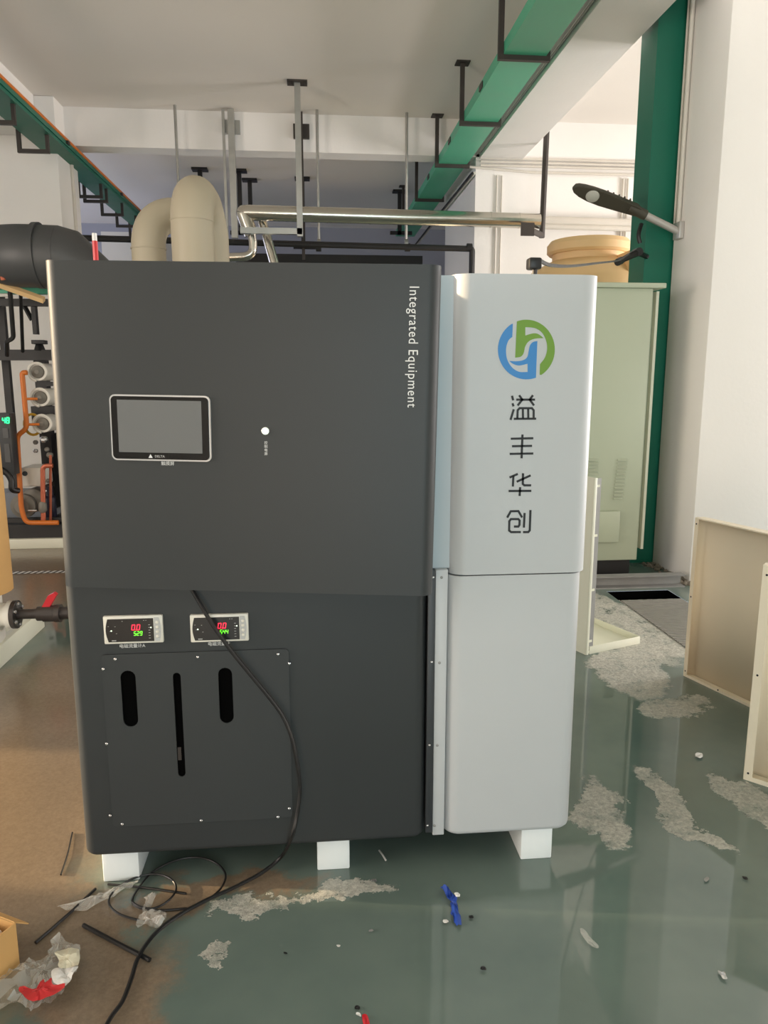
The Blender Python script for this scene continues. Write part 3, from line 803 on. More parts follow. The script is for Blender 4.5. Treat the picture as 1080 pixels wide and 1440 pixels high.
crumple('plastic_scrap', [C3(*p) for p in ((610, 370), (640, 350), (660, 360), (640, 400), (615, 430), (600, 440), (612, 400))], 'film', 'narrow curl of clear film beside the inner wire loop', 'plastic film', 0.02, 4, 14)
# blue strip, foil and crumbs
tieb = empty('blue_strip', pz(635, 1275), 'crumpled blue plastic strip lying in the puddle', 'plastic strip')
E3 = lambda x, y, z=0.004: pz(360 + x / 3, 1140 + y / 3, z)
crumple('strip', [E3(*p) for p in ((775, 335), (800, 322), (820, 350), (845, 370), (850, 420), (868, 485), (840, 480), (822, 440), (832, 390), (800, 355))], 'blue', None, None, 0.022, 3, 21, tieb)
crumple('knot', [E3(*p) for p in ((838, 376), (862, 372), (858, 390), (842, 390))], 'paperw', None, None, 0.012, 2, 22, tieb, z0=0.016)
crumbs = [((497, 300), 10, 'glint', 'white foil scrap on the puddle edge below the middle foot'), ((537, 190), 0, 'paperw', ''),
          ((908, 452), 7, 'rubber', 'tiny black crumb right of the blue strip'), ((958, 672), 9, 'rubber', 'dark chip in the puddle below the blue strip'),
          ((428, 835), 9, 'rubber', 'dark chip at the lower edge of the picture'), ((433, 867), 8, 'paperw', 'white crumb beside the dark red thread'),
          ((800, 470), 8, 'paperw', 'pale sliver just left of the blue strip tail'), ((346, 575), 6, 'paperw', 'short white sliver in the puddle, left of centre'),
          ((485, 510), 7, 'iron', 'grey fibre crumb in the middle of the puddle'), ((126, 606), 5, 'rubber', 'black speck in the puddle below the wire loops')]
for (p, s, m_, lab) in crumbs:
    if not lab: continue
    o_ = [(p[0] + s * 1.5 * math.cos(t), p[1] + s * math.sin(t)) for t in (0.3, 1.4, 2.7, 3.9, 5.2)]
    crumple('floor_crumb', [E3(*q_, 0.002) for q_ in o_], m_, lab, 'debris', 0.008, 2, int(p[0]))
mk('wire_offcut', tb(spline([E3(520, 168, 0.006), E3(533, 185, 0.012), E3(548, 210, 0.006)], 4), 0.0032, 6), 'meter_key', None, 'short white wire offcut under the machine, right of the middle foot', 'wire scrap')
crumple('red_thread', [E3(*p) for p in ((448, 870), (470, 868), (480, 905), (460, 915))], 'redpl', 'dark red plastic thread at the bottom edge of the picture', 'debris', 0.008, 2, 31)
G3 = lambda x, y, z=0.003: pz(720 + x / 3, 1000 + y / 3, z)
crumple('tape_scrap', [G3(*p) for p in ((285, 930), (305, 932), (345, 975), (365, 1000), (340, 998), (300, 960))], 'film', 'strip of clear tape in the puddle before the right foot', 'tape', 0.008, 3, 41)
crumple('foil_scrap', [G3(*p) for p in ((868, 1100), (890, 1105), (908, 1135), (885, 1130))], 'glint', 'dark shiny foil scrap near the right edge of the puddle', 'debris', 0.012, 2, 43)
crumple('foil_scrap', [G3(*p) for p in ((775, 185), (800, 180), (805, 198), (780, 200))], 'paperw', 'small white scrap on the wet floor before the cream panels', 'debris', 0.012, 2, 44)
crumple('floor_crumb', [G3(*p) for p in ((972, 700), (990, 704), (997, 714), (978, 710))], 'rubber', 'dark chip between puddle and right edge', 'debris', 0.006, 2, 45)
crumple('floor_crumb', [G3(*p) for p in ((810, 712), (825, 702), (832, 712), (818, 722))], 'iron', 'grey crumb on the moist patch at right', 'debris', 0.006, 2, 46)

# cardboard box at the lower left
bx0 = empty('cardboard_box', (-0.95, 1.84, 0), 'open cardboard box cut off by the left edge', 'box')
bl = pz(28, 1357); lf = pz(0, 1381); t_ = 0.004
ZB = py(23, 1298, bl.y).z
ang_ = math.atan2(lf.y - bl.y, lf.x - bl.x)                      # direction of the front face, running left and towards us
BM_ = Matrix.Translation((bl.x, bl.y, 0)) @ Matrix.Rotation(ang_ + math.pi, 4, 'Z')   # local -x along the front face, +y to the rear
def lbox(name, a_, m_, parent, mt, **k): return mk(name, bx(*a_, mtx=mt, **k), m_, parent, smooth=0)
lbox('side', (-0.30, 0, 0, t_, 0, ZB), 'kraft', bx0, BM_)
lbox('side', (-t_, 0, t_, 0.22, 0, ZB), 'kraft', bx0, BM_)
lbox('side', (-0.30, 0, 0.22, 0.22 + t_, 0, ZB), 'kraft', bx0, BM_)
lbox('bottom', (-0.30, -t_, t_, 0.22, 0.001, t_), 'kraft', bx0, BM_)
lbox('flap', (0.0, 0.055, 0.006, 0.214, -0.0015, 0.0015), 'kraft', bx0, BM_ @ Matrix.Translation((0, 0, ZB)) @ Matrix.Rotation(math.radians(40), 4, 'Y'))
lbox('flap', (-0.29, -0.01, 0, 0.055, -0.0015, 0.0015), 'kraft', bx0, BM_ @ Matrix.Translation((0, 0.225, ZB)) @ Matrix.Rotation(math.radians(-30), 4, 'X'))
mk('foam_block', bx(-0.27, -0.02, 0.02, 0.20, 0.006, ZB - 0.008, bev=0.01, mtx=BM_), 'foam', None, 'white foam block inside the cardboard box', 'foam')

# ================================================================== RIGHT SIDE
# pale green control cabinet
cb = empty('control_cabinet', (2.0, 5.4, 0.1), 'pale green control cabinet standing before the green post', 'cabinet')
CX0, CX1, CY, CZ0, CZ1 = 1.55, 2.365, 5.17, 0.165, 2.10
mk('body', bx(CX0, CX1, CY, 5.62, CZ0, CZ1, bev=0.006), 'cabinet', cb)
mk('lid', bx(CX0 - 0.03, CX1 + 0.085, CY - 0.02, 5.66, CZ1, CZ1 + 0.035, bev=0.006), 'cabinet', cb)
mk('door_edge', bx(CX1 + 0.085, CX1 + 0.105, 5.30, 5.60, CZ0 + 0.05, CZ1 - 0.005), 'creamw', cb, smooth=0)
mk('side_frame', bx(CX1, CX1 + 0.084, 5.34, 5.58, CZ0 + 0.05, CZ1 - 0.005), 'cabinet', cb, smooth=0)
mk('plinth', bx(CX0, CX1 - 0.04, CY + 0.03, 5.6, 0.0, CZ0), 'blacksteel', cb, smooth=0)
l0 = None
for j in range(12):
    z = py(873, 648 + j * 4.9, CY).z; xa = py(868, 650, CY).x - j * 0.0016
    if l0 is None:
        zz = z; xx = xa
        bm = nb(); prism(bm, [(0, 0), (-0.016, 0.002), (-0.004, 0.014)], lambda p: Vector((xa, CY + p[0], z + p[1])), lambda p: Vector((xa + 0.07, CY + p[0], z + p[1])))
        l0 = mk('louvre', bm, 'cabinet', cb, smooth=0)
    else: dup(l0, (xa - xx, 0, z - zz), cb)
l1 = None
for j in range(5):
    z = py(836, 648 + j * 4.9, CY).z
    dup(l0, (py(836, 650, CY).x - 0.045 - xx, 0, z - zz), cb)
q = py(856, 738, CY)
mk('document_pocket', bx(py(838, 740, CY).x - 0.1, py(869, 740, CY).x, CY - 0.035, CY, py(850, 762, CY).z, py(850, 718, CY).z, bev=0.008), 'cabinet', cb)
# channel iron rail in front of it and the drain grating
bm = nb(); box(bm, 1.3, 2.66, 4.99, 5.07, 0.0, 0.008); box(bm, 1.3, 2.66, 4.99, 5.07, 0.082, 0.09); box(bm, 1.3, 2.66, 5.062, 5.07, 0.008, 0.082)
mk('channel_iron', bm, 'iron', None, 'grey channel iron lying on the floor before the pale green cabinet', 'steel beam', smooth=0)
gr = empty('drain_grate', ((TX0 + TX1) / 2, 4.0, 0), 'galvanised grating over the floor drain at right', 'grate')
bm = nb(); n = 52
for i in range(n):
    y = TY0 + 0.02 + (4.72 - TY0 - 0.04) * i / (n - 1); box(bm, TX0 + 0.012, TX1 - 0.012, y - 0.008, y + 0.008, -0.028, 0.004)
mk('cross_bars', bm, 'grate', gr, smooth=0, kind='stuff')
for x in (TX0 + 0.006, TX0 + 0.08, TX0 + 0.155, (TX0 + TX1) / 2, TX1 - 0.155, TX1 - 0.08, TX1 - 0.006): mk('bearing_bar', bx(x - 0.006 - (0.012 if 0.1 < x - TX0 < 0.4 else 0), x + 0.006 + (0.012 if 0.1 < x - TX0 < 0.4 else 0), TY0 + 0.005, 4.73, -0.034, -0.002), 'grate', gr, smooth=0)

# cream tank behind the cabinet
tk = empty('plastic_tank', (2.62, 7.0, 0), 'cream plastic storage tank behind the pale green cabinet', 'tank')
cxy = (2.56, 7.0)
zt_ = py(830, 388, 6.6).z
mk('shell', lt([(0.62, 0), (0.62, 2.25), (0.60, 2.36), (0.50, 2.46), (0.34, 2.54), (0.30, 2.55)], at((cxy[0], cxy[1], 0)), 36), 'tank', tk)
zl = py(830, 372, 6.9).z
mk('neck', lt([(0.33, 2.53), (0.33, 2.62)], at((cxy[0], cxy[1], 0)), 32), 'tank', tk)
mk('lid', lt([(0.36, 2.60), (0.38, 2.62), (0.38, 2.68), (0.35, 2.72), (0.0, 2.735)], at((cxy[0], cxy[1], 0)), 32), 'tank', tk)
bm = nb(); prism(bm, [(-0.0, 2.30), (0.12, 2.36), (0.0, 2.56)], lambda p: Vector((cxy[0] + 0.16 + p[0], 6.45, p[1])), lambda p: Vector((cxy[0] + 0.16 + p[0], 6.75, p[1])))
mk('lifting_lug', bm, 'tank', tk, smooth=0)

# street-lamp style luminaire on an arm clamped to the column
lm = empty('area_lamp', (2.72, 5.58, 2.55), 'dark street-lamp head on a grey arm fixed to the white column', 'lamp')
a_ = Vector((2.715, 5.58, 2.555)); b_ = py(888, 293, 5.58); e_ = py(805, 263, 5.58)
mk('arm', tb([a_, b_], 0.027, 12), 'aluarm', lm)
mk('wall_bracket', bx(2.70, 2.738, 5.53, 5.63, 2.50, 2.62, bev=0.004), 'aluarm', lm)
d = (e_ - b_); ln = d.length; du = d.normalized(); nu = Vector((0, 1, 0)); wu = du.cross(nu).normalized()
if wu.z < 0: wu = -wu
wu = (wu * 0.80 + nu * 0.60).normalized(); nu = du.cross(wu).normalized()
ML = Matrix(((du.x, nu.x, wu.x, b_.x), (du.y, nu.y, wu.y, b_.y), (du.z, nu.z, wu.z, b_.z), (0, 0, 0, 1)))
hw_ = [(-0.06, 0.036), (0.02, 0.042), (0.12, 0.050), (ln * 0.5, 0.057), (ln * 0.7, 0.054), (ln * 0.85, 0.042), (ln * 0.95, 0.024)]
out = [(x_, -y_) for x_, y_ in hw_] + [(ln, 0)] + [(x_, y_) for x_, y_ in hw_[::-1]]
bm = nb(); V0 = [bm.verts.new(ML @ Vector((p[0], p[1], -0.022))) for p in out]; V1 = [bm.verts.new(ML @ Vector((p[0], p[1], 0.0))) for p in out]
V2 = [bm.verts.new(ML @ Vector((p[0] * 0.92 + 0.015, p[1] * 0.55, 0.05))) for p in out]
for A_, B_ in ((V0, V1), (V1, V2)):
    for i in range(len(out)): bm.faces.new((A_[i], A_[(i + 1) % len(out)], B_[(i + 1) % len(out)], B_[i]))
bm.faces.new(V0); bm.faces.new(V2)
mk('lamp_head', bm, 'lampgrey', lm)
mk('lens', lt([(0.05, 0), (0.045, 0.010), (0.025, 0.018), (0, 0.020)], ML @ Matrix.Translation((ln * 0.66, 0.0, -0.021)) @ Matrix.Rotation(math.pi, 4, 'X'), 20), 'lampglass', lm)
for j in range(5):
    mk('cooling_fin', bx(0.02 + j * 0.045, 0.03 + j * 0.045, -0.03, 0.03, 0.03, 0.062, mtx=ML), 'lampgrey', lm, smooth=0)
mk('collar', tb([b_ + (a_ - b_).normalized() * 0.12, b_ - (a_ - b_).normalized() * 0.02], 0.037, 12), 'lampgrey', lm)
# black hinged bracket hanging on the post
br = empty('camera_bracket', (2.52, 5.65, 2.4), 'black jointed bracket on the green post above the cabinet', 'bracket')
p1 = py(902, 315, 5.66); p2 = py(900, 342, 5.64); p3 = py(896, 355, 5.60); p4 = py(874, 366, 5.45)
mk('cable_loop', tb(spline([p1, py(898, 330, 5.64), p2], 5), 0.016, 8), 'rubber', br)
mk('mount', tb([p3, (2.545, 5.715, p3.z - 0.01)], 0.02, 8), 'rubber', br)
mk('joint', lt([(0.03, -0.04), (0.03, 0.04)], at(p3, 'y'), 14), 'rubber', br)
mk('arm', tb([p3, p4], [0.028, 0.02], 10), 'blacksteel', br)
mk('grip', tb([p4, p4 + (p4 - p3) * 0.25], 0.026, 10), 'rubber', br)

# cream sheet-metal covers standing at the right, and the L-shaped cover behind the machine
def pan(name, origin, ang, W_, H_, dep, m_, label, flange=0.022, screws=(), r=0.03):
    """shallow tray standing on edge: back sheet, four rims with outward-turned lips; opens towards -local y"""
    MT = Matrix.Translation(origin) @ Matrix.Rotation(ang, 4, 'Z')
    o = empty(name, origin, label, 'panel', 'loose sheet metal covers')
    t = 0.003
    # back sheet with rolled vertical sides
    prof = [(0, 0)] + [(r - r * math.cos(a), dep - r + r * math.sin(a)) for a in [H * j / 6 for j in range(7)]]
    prof2 = [(W_ - x, y) for x, y in prof][::-1]
    line = prof + prof2
    bm = nb(); rows = []
    for z in (0.0, H_):
        rows.append([bm.verts.new(MT @ Vector((x, y, z))) for x, y in line])
    for i in range(len(line) - 1): bm.faces.new((rows[0][i], rows[0][i + 1], rows[1][i + 1], rows[1][i]))
    sh = mk('sheet', bm, m_, o)
    md = sh.modifiers.new('thickness', 'SOLIDIFY'); md.thickness = t; md.offset = 0
    mk('rim', bx(0.002, W_ - 0.002, 0, dep - 0.002, 0.0, t, mtx=MT), m_, o, smooth=0)
    mk('rim', bx(0.002, W_ - 0.002, 0, dep - 0.002, H_ - t, H_, mtx=MT), m_, o, smooth=0)
    mk('lip', bx(0, flange, -t, 0, 0, H_, mtx=MT), m_, o, smooth=0)
    mk('lip', bx(W_ - flange, W_, -t, 0, 0, H_, mtx=MT), m_, o, smooth=0)
    mk('lip', bx(flange, W_ - flange, -t, 0, 0, flange * 0.6, mtx=MT), m_, o, smooth=0)
    mk('lip', bx(flange, W_ - flange, -t, 0, H_ - 0.006, H_, mtx=MT), m_, o, smooth=0)
    for (x, z) in screws:
        mk('rivet_hole', lt([(0.004, 0), (0.004, 0.001)], MT @ Matrix.Translation((x, -t, z)) @ Matrix.Rotation(H, 4, 'X'), 10), 'black', o)
    return o
pan('cover_panel', (1.858, 3.434, 0), math.radians(-72), 0.90, 0.82, 0.05, 'cream', 'cream sheet metal cover standing against the white column, open side outward',
    screws=((0.011, 0.03), (0.011, 0.42), (0.011, 0.79), (0.45, 0.011), (0.22, 0.011)))
pan('cover_panel', (1.600, 2.462, 0), math.radians(-46), 0.80, 0.835, 0.06, 'cream', 'nearest cream sheet metal cover, cut off by the right edge',
    flange=0.03, screws=((0.015, 0.03), (0.015, 0.42), (0.015, 0.80)))
lc = empty('angle_cover', (1.5, 3.9, 0), 'ivory L-shaped sheet cover standing on the floor behind the machine', 'panel', 'loose sheet metal covers')
A0 = pz(824, 921); A1 = pz(899, 905); dirx = (A1 - A0); Wl = dirx.length; ang = math.atan2(dirx.y, dirx.x)
ML2 = Matrix.Translation((A0.x, A0.y, 0)) @ Matrix.Rotation(ang, 4, 'Z')
zt2 = py(836, 672, A0.y).z
mk('floor_pan', bx(0, Wl, 0, 0.5, 0.004, 0.008, mtx=ML2), 'creamw', lc, smooth=0)
def rim_prof(name, x0, x1, y0, y1):
    mk(name, bx(x0, x1, y0, y1, 0.0, 0.045, bev=0.002, mtx=ML2), 'creamw', lc)
rim_prof('front_rim', 0.02, Wl, -0.004, 0.0); rim_prof('end_rim', Wl - 0.004, Wl, 0.0, 0.5); rim_prof('back_rim', 0, Wl, 0.5, 0.504)
mk('upright', bx(-0.004, 0.0, 0, 0.5, 0.0, zt2, mtx=ML2), 'creamw', lc, smooth=0)
mk('upright_edge', bx(-0.004, 0.014, -0.006, 0.0, 0.0, zt2, bev=0.003, mtx=ML2), 'creamw', lc)
mk('upright_flange', bx(0.014, 0.046, 0.0, 0.004, 0.02, zt2 - 0.004, mtx=ML2), 'iron', lc, smooth=0)
for z in (0.07, 0.36, 0.66, zt2 - 0.05):
    mk('clip', bx(0.012, 0.034, -0.004, 0.006, z, z + 0.012, mtx=ML2), 'creamw', lc, smooth=0)

# ================================================================== OVERHEAD, RIGHT
# right cable tray: inverted channel on hangers
TRX0, TRX1, TRZ = 1.48, 1.80, 3.885
ct = empty('cable_tray', (1.64, 3.0, TRZ), 'wide green cable tray hung beside the right ceiling beam', 'cable tray')
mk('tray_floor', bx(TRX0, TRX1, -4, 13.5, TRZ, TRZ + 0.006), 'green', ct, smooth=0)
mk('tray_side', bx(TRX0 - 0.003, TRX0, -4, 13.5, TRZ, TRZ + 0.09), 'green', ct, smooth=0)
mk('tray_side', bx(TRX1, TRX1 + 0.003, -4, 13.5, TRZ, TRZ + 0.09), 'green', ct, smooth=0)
for y in (6.8, 8.3, 9.75): mk('joint_plate', bx(TRX0 - 0.012, TRX0 - 0.003, y - 0.06, y + 0.06, TRZ + 0.02, TRZ + 0.07), 'darksteel', ct, smooth=0)
hg = None
hang_names = ['nearest hanger of the right green tray', 'second hanger of the right green tray', 'third hanger of the right green tray before the cross beam', 'dark hanger of the right green tray beyond the cross beam', 'farthest hanger of the right green tray']
for y, lab in zip((6.05, 7.55, 9.0, 10.7, 12.2), hang_names):
    if hg is None:
        hg = empty('tray_hanger', (1.62, y, TRZ - 0.04), lab, 'hanger', 'hangers of the right green tray'); y00 = y
        mk('drop_rod', bx(TRX0 - 0.045, TRX0 - 0.005, y - 0.018, y + 0.018, TRZ - 0.035, CZ - 0.012), 'darksteel', hg, smooth=0)
        mk('drop_rod', bx(TRX1 + 0.006, TRX1 + 0.036, y - 0.018, y + 0.018, TRZ - 0.035, TRZ + 0.13), 'darksteel', hg, smooth=0)
        mk('cross_arm', bx(TRX0 - 0.005, TRX1 + 0.006, y - 0.02, y + 0.02, TRZ - 0.035, TRZ - 0.001), 'darksteel', hg, smooth=0)
        mk('ceiling_plate', bx(TRX0 - 0.09, TRX0 + 0.04, y - 0.06, y + 0.06, CZ - 0.012, CZ), 'darksteel', hg, smooth=0)
    else: dup_tree(hg, (0, y - y00, 0), lab)
# cables running beyond the wall corner below the tray
for i, (lab, dx) in enumerate((('dark cable of the pair sloping behind the white wall corner', 0.0), ('light cable of the pair sloping behind the white wall corner', 0.06))):
    mk('cable', tb([(1.87 + dx * 0.5, 9.0, 3.80), (1.86 + dx * 0.5, 11.0, 3.80), (1.86 + dx * 0.5, 14.0, 3.80)], 0.014, 6), 'blacksteel' if i == 0 else 'conduit', None, lab, 'cable')
# silver clad pipe on its supports
PYY = 8.3
PA = py(347, 299, PYY); PB = py(752, 311, PYY); PB = Vector((2.47, PYY, PB.z))
cp = empty('clad_pipe', PA, 'silver clad pipe running across under the ceiling', 'pipe')
mk('straight', tb([PA, PB], 0.078, 20), 'chrome', cp)
for x in (460, 520, 590, 690, 730):
    c_ = py(x, 305, PYY); t = (c_.x - PA.x) / (PB.x - PA.x); q = PA.lerp(PB, t)
    mk('seam', tb([q - Vector((0.006, 0, 0)), q + Vector((0.006, 0, 0))], 0.081, 20), 'chrome', cp)
mk('elbow', tb(fillet([PA, PA + Vector((-0.04, 0, 0)), PA + Vector((0.04, 0.0, -0.22))], 0.08, 6), 0.076, 18), 'chrome', cp)
dn = [PA + Vector((0.0, 0, -0.10)), py(353, 325, PYY), py(356, 343, PYY), py(355, 356, PYY), py(346, 361, PYY), py(290, 363, PYY)]
mk('drop', tb(fillet(dn, 0.08, 6), 0.045, 14), 'chrome', cp)
sp = [py(424, 302, PYY + 0.12), py(366, 304, PYY + 0.12), py(372, 322, PYY + 0.1), py(388, 378, PYY + 0.05)]
mk('clad_pipe', tb(fillet(sp, 0.12, 6), 0.05, 14), 'chrome', None, 'thinner silver pipe bending down beside the clad pipe elbow', 'pipe')
# ceiling channel posts and trapeze
def post(name, x, y, z0, w_, m_, lab, plate=True, cat='support'):
    o = empty(name, (x, y, z0), lab, cat)
    mk('channel', bx(x - w_ / 2, x + w_ / 2, y - w_ / 2, y + w_ / 2, z0, CZ - 0.012), m_, o, smooth=0)
    if plate:
        mk('ceiling_plate', bx(x - 0.10, x + 0.10, y - 0.07, y + 0.07, CZ - 0.015, CZ), 'darksteel', o, smooth=0)
        for dx in (-0.07, 0.07): mk('bolt', tb([(x + dx, y - 0.04, CZ - 0.05), (x + dx, y - 0.04, CZ - 0.01)], 0.012, 6), 'darksteel', o)
    return o
zA = py(420, 330, 8.17).z
o = post('pipe_support', py(418, 122, 8.17).x, 8.17, zA - 0.02, 0.06, 'steel', 'steel channel with ceiling plate carrying the silver pipe')
mk('trapeze_arm', bx(py(338, 322, 8.17).x, py(425, 322, 8.17).x, 8.14, 8.20, zA + 0.0, zA + 0.06), 'steel', o, smooth=0)
for lab, x, w_ in (('thin rod of the steel pair left of the silver pipe', 315, 0.03), ('broad channel of the steel pair left of the silver pipe', 326, 0.07)):
    X_ = py(x, 200, 9.0).x; o = post('pipe_support', X_, 9.0, py(x, 335, 9.0).z, w_, 'steel', lab, False)
    if w_ > 0.05:
        mk('beam_clamp', bx(X_ - 0.10, X_ + 0.09, 9.05, 9.09, 4.16, 4.30), 'steel', o, smooth=0)
X_ = py(424, 200, 9.0).x
o = post('pipe_support', X_, 9.0, py(424, 365, 9.0).z, 0.035, 'darksteel', 'dark rod behind the channel with the ceiling plate', False)
mk('beam_clamp', bx(X_ - 0.09, X_ + 0.09, 9.04, 9.09, 4.13, 4.28), 'darksteel', o, smooth=0)
# black pipe with its thin rods
BA = py(112, 339, 8.95); BB = py(664, 350, 8.95)
zb_ = (BA.z + BB.z) / 2
bp = empty('black_pipe', BA, 'long thin black pipe crossing above the charcoal front', 'pipe')
mk('run', tb(fillet([(BA.x - 0.05, 8.75, BA.z), (BB.x, 8.95, BB.z), (BB.x, 8.95, BB.z - 1.2)], 0.03, 4), 0.034, 10), 'blacksteel', bp)
for x in (448, 573, 660):
    q = py(x, 348, 8.95); mk('coupling', tb([(q.x - 0.03, 8.95, q.z), (q.x + 0.03, 8.95, q.z)], 0.045, 10), 'blacksteel', bp)
mk('valve_branch', tb([py(207, 345, 8.95), py(207, 375, 8.95)], 0.03, 8), 'blacksteel', bp)
for x, lab in ((247, 'thin white rod left of the beige duct'), (446, 'thin rod right of the channel with ceiling plate'), (572, 'thin rod between the silver pipe and the green tray')):
    q = py(x, 340, 8.95); a0 = py(x, 176, 8.95)
    o = empty('hanger_rod', (a0.x, 8.95, q.z), lab, 'rod', 'thin rods holding the black pipe')
    mk('rod', tb([(a0.x, 8.95, q.z), (a0.x, 8.95, CZ)], 0.016, 8), 'steel', o)
    mk('clip', tb([(a0.x - 0.02, 8.95, q.z - 0.01), (a0.x + 0.02, 8.95, q.z - 0.01)], 0.042, 10), 'steel', o)
# bracket at the right end of the silver pipe
o = empty('pipe_bracket', (2.53, 8.3, 3.0), 'bent angle bracket holding the right end of the silver pipe', 'bracket')
a0 = py(772, 187, 8.35); a1 = py(765, 330, 8.35); a2 = py(738, 331, 7.85)
mk('drop_arm', tb([(a0.x, 8.43, 4.3), (a1.x, 8.43, a1.z - 0.02)], 0.032, 6), 'darksteel', o)
mk('foot_arm', tb([(a1.x, 8.43, PB.z - 0.12), (a1.x - 0.28, 8.0, PB.z - 0.14)], 0.032, 6), 'darksteel', o)
mk('end_plate', bx(a1.x - 0.36, a1.x - 0.22, 7.97, 7.99, PB.z - 0.21, PB.z - 0.08), 'darksteel', o, smooth=0)
for i, (y, lab) in enumerate(((311, 'upper pale pipe fixed along the rear right wall'), (319, 'lower pale pipe fixed along the rear right wall'))):
    q = py(790, y, 8.98); mk('wall_pipe', tb([(2.72, 8.98, q.z), (5.2, 8.98, q.z - 0.02)], 0.05 if i == 0 else 0.03, 10), 'conduit', None, lab, 'pipe')
# dark hangers beyond the cross beam
for i, (x, y, yb, lab) in enumerate(((281, 237, 300, 'small dark hanger in the far bay above the beige duct'), (336, 239, 330, 'taller dark hanger in the far bay beside the steel pair'), (351, 252, 300, 'short dark hanger in the far bay above the pipe elbow'),
                           (425, 250, 350, 'dark hanger in the far bay behind the ceiling plate channel'), (562, 268, 330, 'dark hanger in the far bay left of the green tray'))):
    q = pz(x, y, CZ); z0 = py(x, yb, q.y).z
    o = empty('far_hanger', (q.x, q.y, z0), lab, 'hanger', 'dark hangers in the far bay')
    mk('rod', bx(q.x - 0.03, q.x + 0.03, q.y - 0.03, q.y + 0.03, z0, CZ - 0.02), 'blacksteel', o, smooth=0)
    mk('ceiling_plate', bx(q.x - 0.11, q.x + 0.11, q.y - 0.08, q.y + 0.08, CZ - 0.03, CZ), 'blacksteel', o, smooth=0)
    mk('cross_arm', bx(q.x - 0.15, q.x + 0.2, q.y - 0.03, q.y + 0.03, z0, z0 + 0.05), 'blacksteel', o, smooth=0)
# equipment deep in the far bay
o = empty('far_platform', (0.5, 11.8, 0), 'dark equipment rack low in the far bay behind the machine', 'rack')
for x in (-0.9, 0.3, 1.4): mk('post', bx(x, x + 0.08, 11.8, 11.9, 0, 3.2), 'blacksteel', o, smooth=0)
mk('beam', bx(-1.1, 1.7, 11.75, 11.95, 3.12, 3.3), 'blacksteel', o, smooth=0)
mk('beam', bx(-1.1, 1.7, 11.75, 11.95, 2.6, 2.75), 'blacksteel', o, smooth=0)
mk('enclosure', bx(0.2, 1.5, 11.95, 12.6, 2.75, 3.1), 'blacksteel', o, smooth=0)
o = empty('far_cabinet', (-3.1, 13.0, 0), 'pale cabinet in the far bay left of the beige duct', 'cabinet')
mk('body', bx(-3.35, -2.35, 13.0, 13.6, 0, py(170, 326, 13).z), 'plaster', o, smooth=0)
mk('door_gap', bx(-2.86, -2.84, 12.995, 13.0, 0.2, 3.3), 'darksteel', o, smooth=0)

# ================================================================== OVERHEAD, LEFT
LX0, LX1, LZ = -2.78, -2.52, 3.83
lt_ = empty('cable_tray', (-2.65, 6.0, LZ), 'narrow green cable tray with cables along the left ceiling beam', 'cable tray')
mk('tray_floor', bx(LX0, LX1, 2.0, 13.0, LZ, LZ + 0.006), 'green_shaded', lt_, smooth=0)
mk('tray_side', bx(LX1, LX1 + 0.004, 2.0, 13.0, LZ, LZ + 0.09), 'green_shaded', lt_, smooth=0)
mk('tray_side', bx(LX0 - 0.004, LX0, 2.0, 13.0, LZ, LZ + 0.09), 'green_shaded', lt_, smooth=0)
mk('tray_lip', bx(LX1 + 0.004, LX1 + 0.016, 2.0, 13.0, LZ + 0.035, LZ + 0.05), 'darkgreen', lt_, smooth=0)
mk('cable', tb([(LX1 - 0.010, 2, LZ + 0.112), (LX1 - 0.010, 13, LZ + 0.112)], 0.02, 8), 'orange', None, 'orange cable lying on the left green tray', 'cable')
mk('cable', tb([(LX1 - 0.12, 2, LZ + 0.10), (LX1 - 0.12, 13, LZ + 0.10)], 0.02, 8), 'blacksteel', None, 'black cable lying on the left green tray', 'cable')
lb = None
lbl = ['first', 'second', 'third', 'fourth', 'fifth', 'sixth', 'seventh', 'eighth']
for i, y in enumerate((6.9, 7.3, 8.15, 10.05, 10.3, 11.1, 11.9, 12.7)):
    lab = '%s bent bracket under the left green tray, counted from the left' % lbl[i]
    if lb is None:
        lb = empty('tray_bracket', (-2.65, y, LZ - 0.16), lab, 'bracket', 'brackets under the left green tray'); y00 = y
        mk('arm', bx(LX0 - 0.03, LX1 - 0.02, y - 0.018, y + 0.018, LZ - 0.17, LZ - 0.135), 'darksteel', lb, smooth=0)
        mk('upright', bx(LX0 - 0.06, LX0 - 0.025, y - 0.018, y + 0.018, LZ - 0.17, LZ + 0.16), 'darksteel', lb, smooth=0)
        mk('upright', bx(LX1 - 0.05, LX1 - 0.02, y - 0.018, y + 0.018, LZ - 0.135, LZ), 'darksteel', lb, smooth=0)
    else: dup_tree(lb, (0, y - y00, 0), lab)
for y in (6.3, 8.65, 10.9):
    mk('joint_plate', bx(LX1 - 0.03, LX1 + 0.03, y - 0.03, y + 0.03, LZ + 0.055, LZ + 0.089), 'darksteel', lt_, smooth=0)

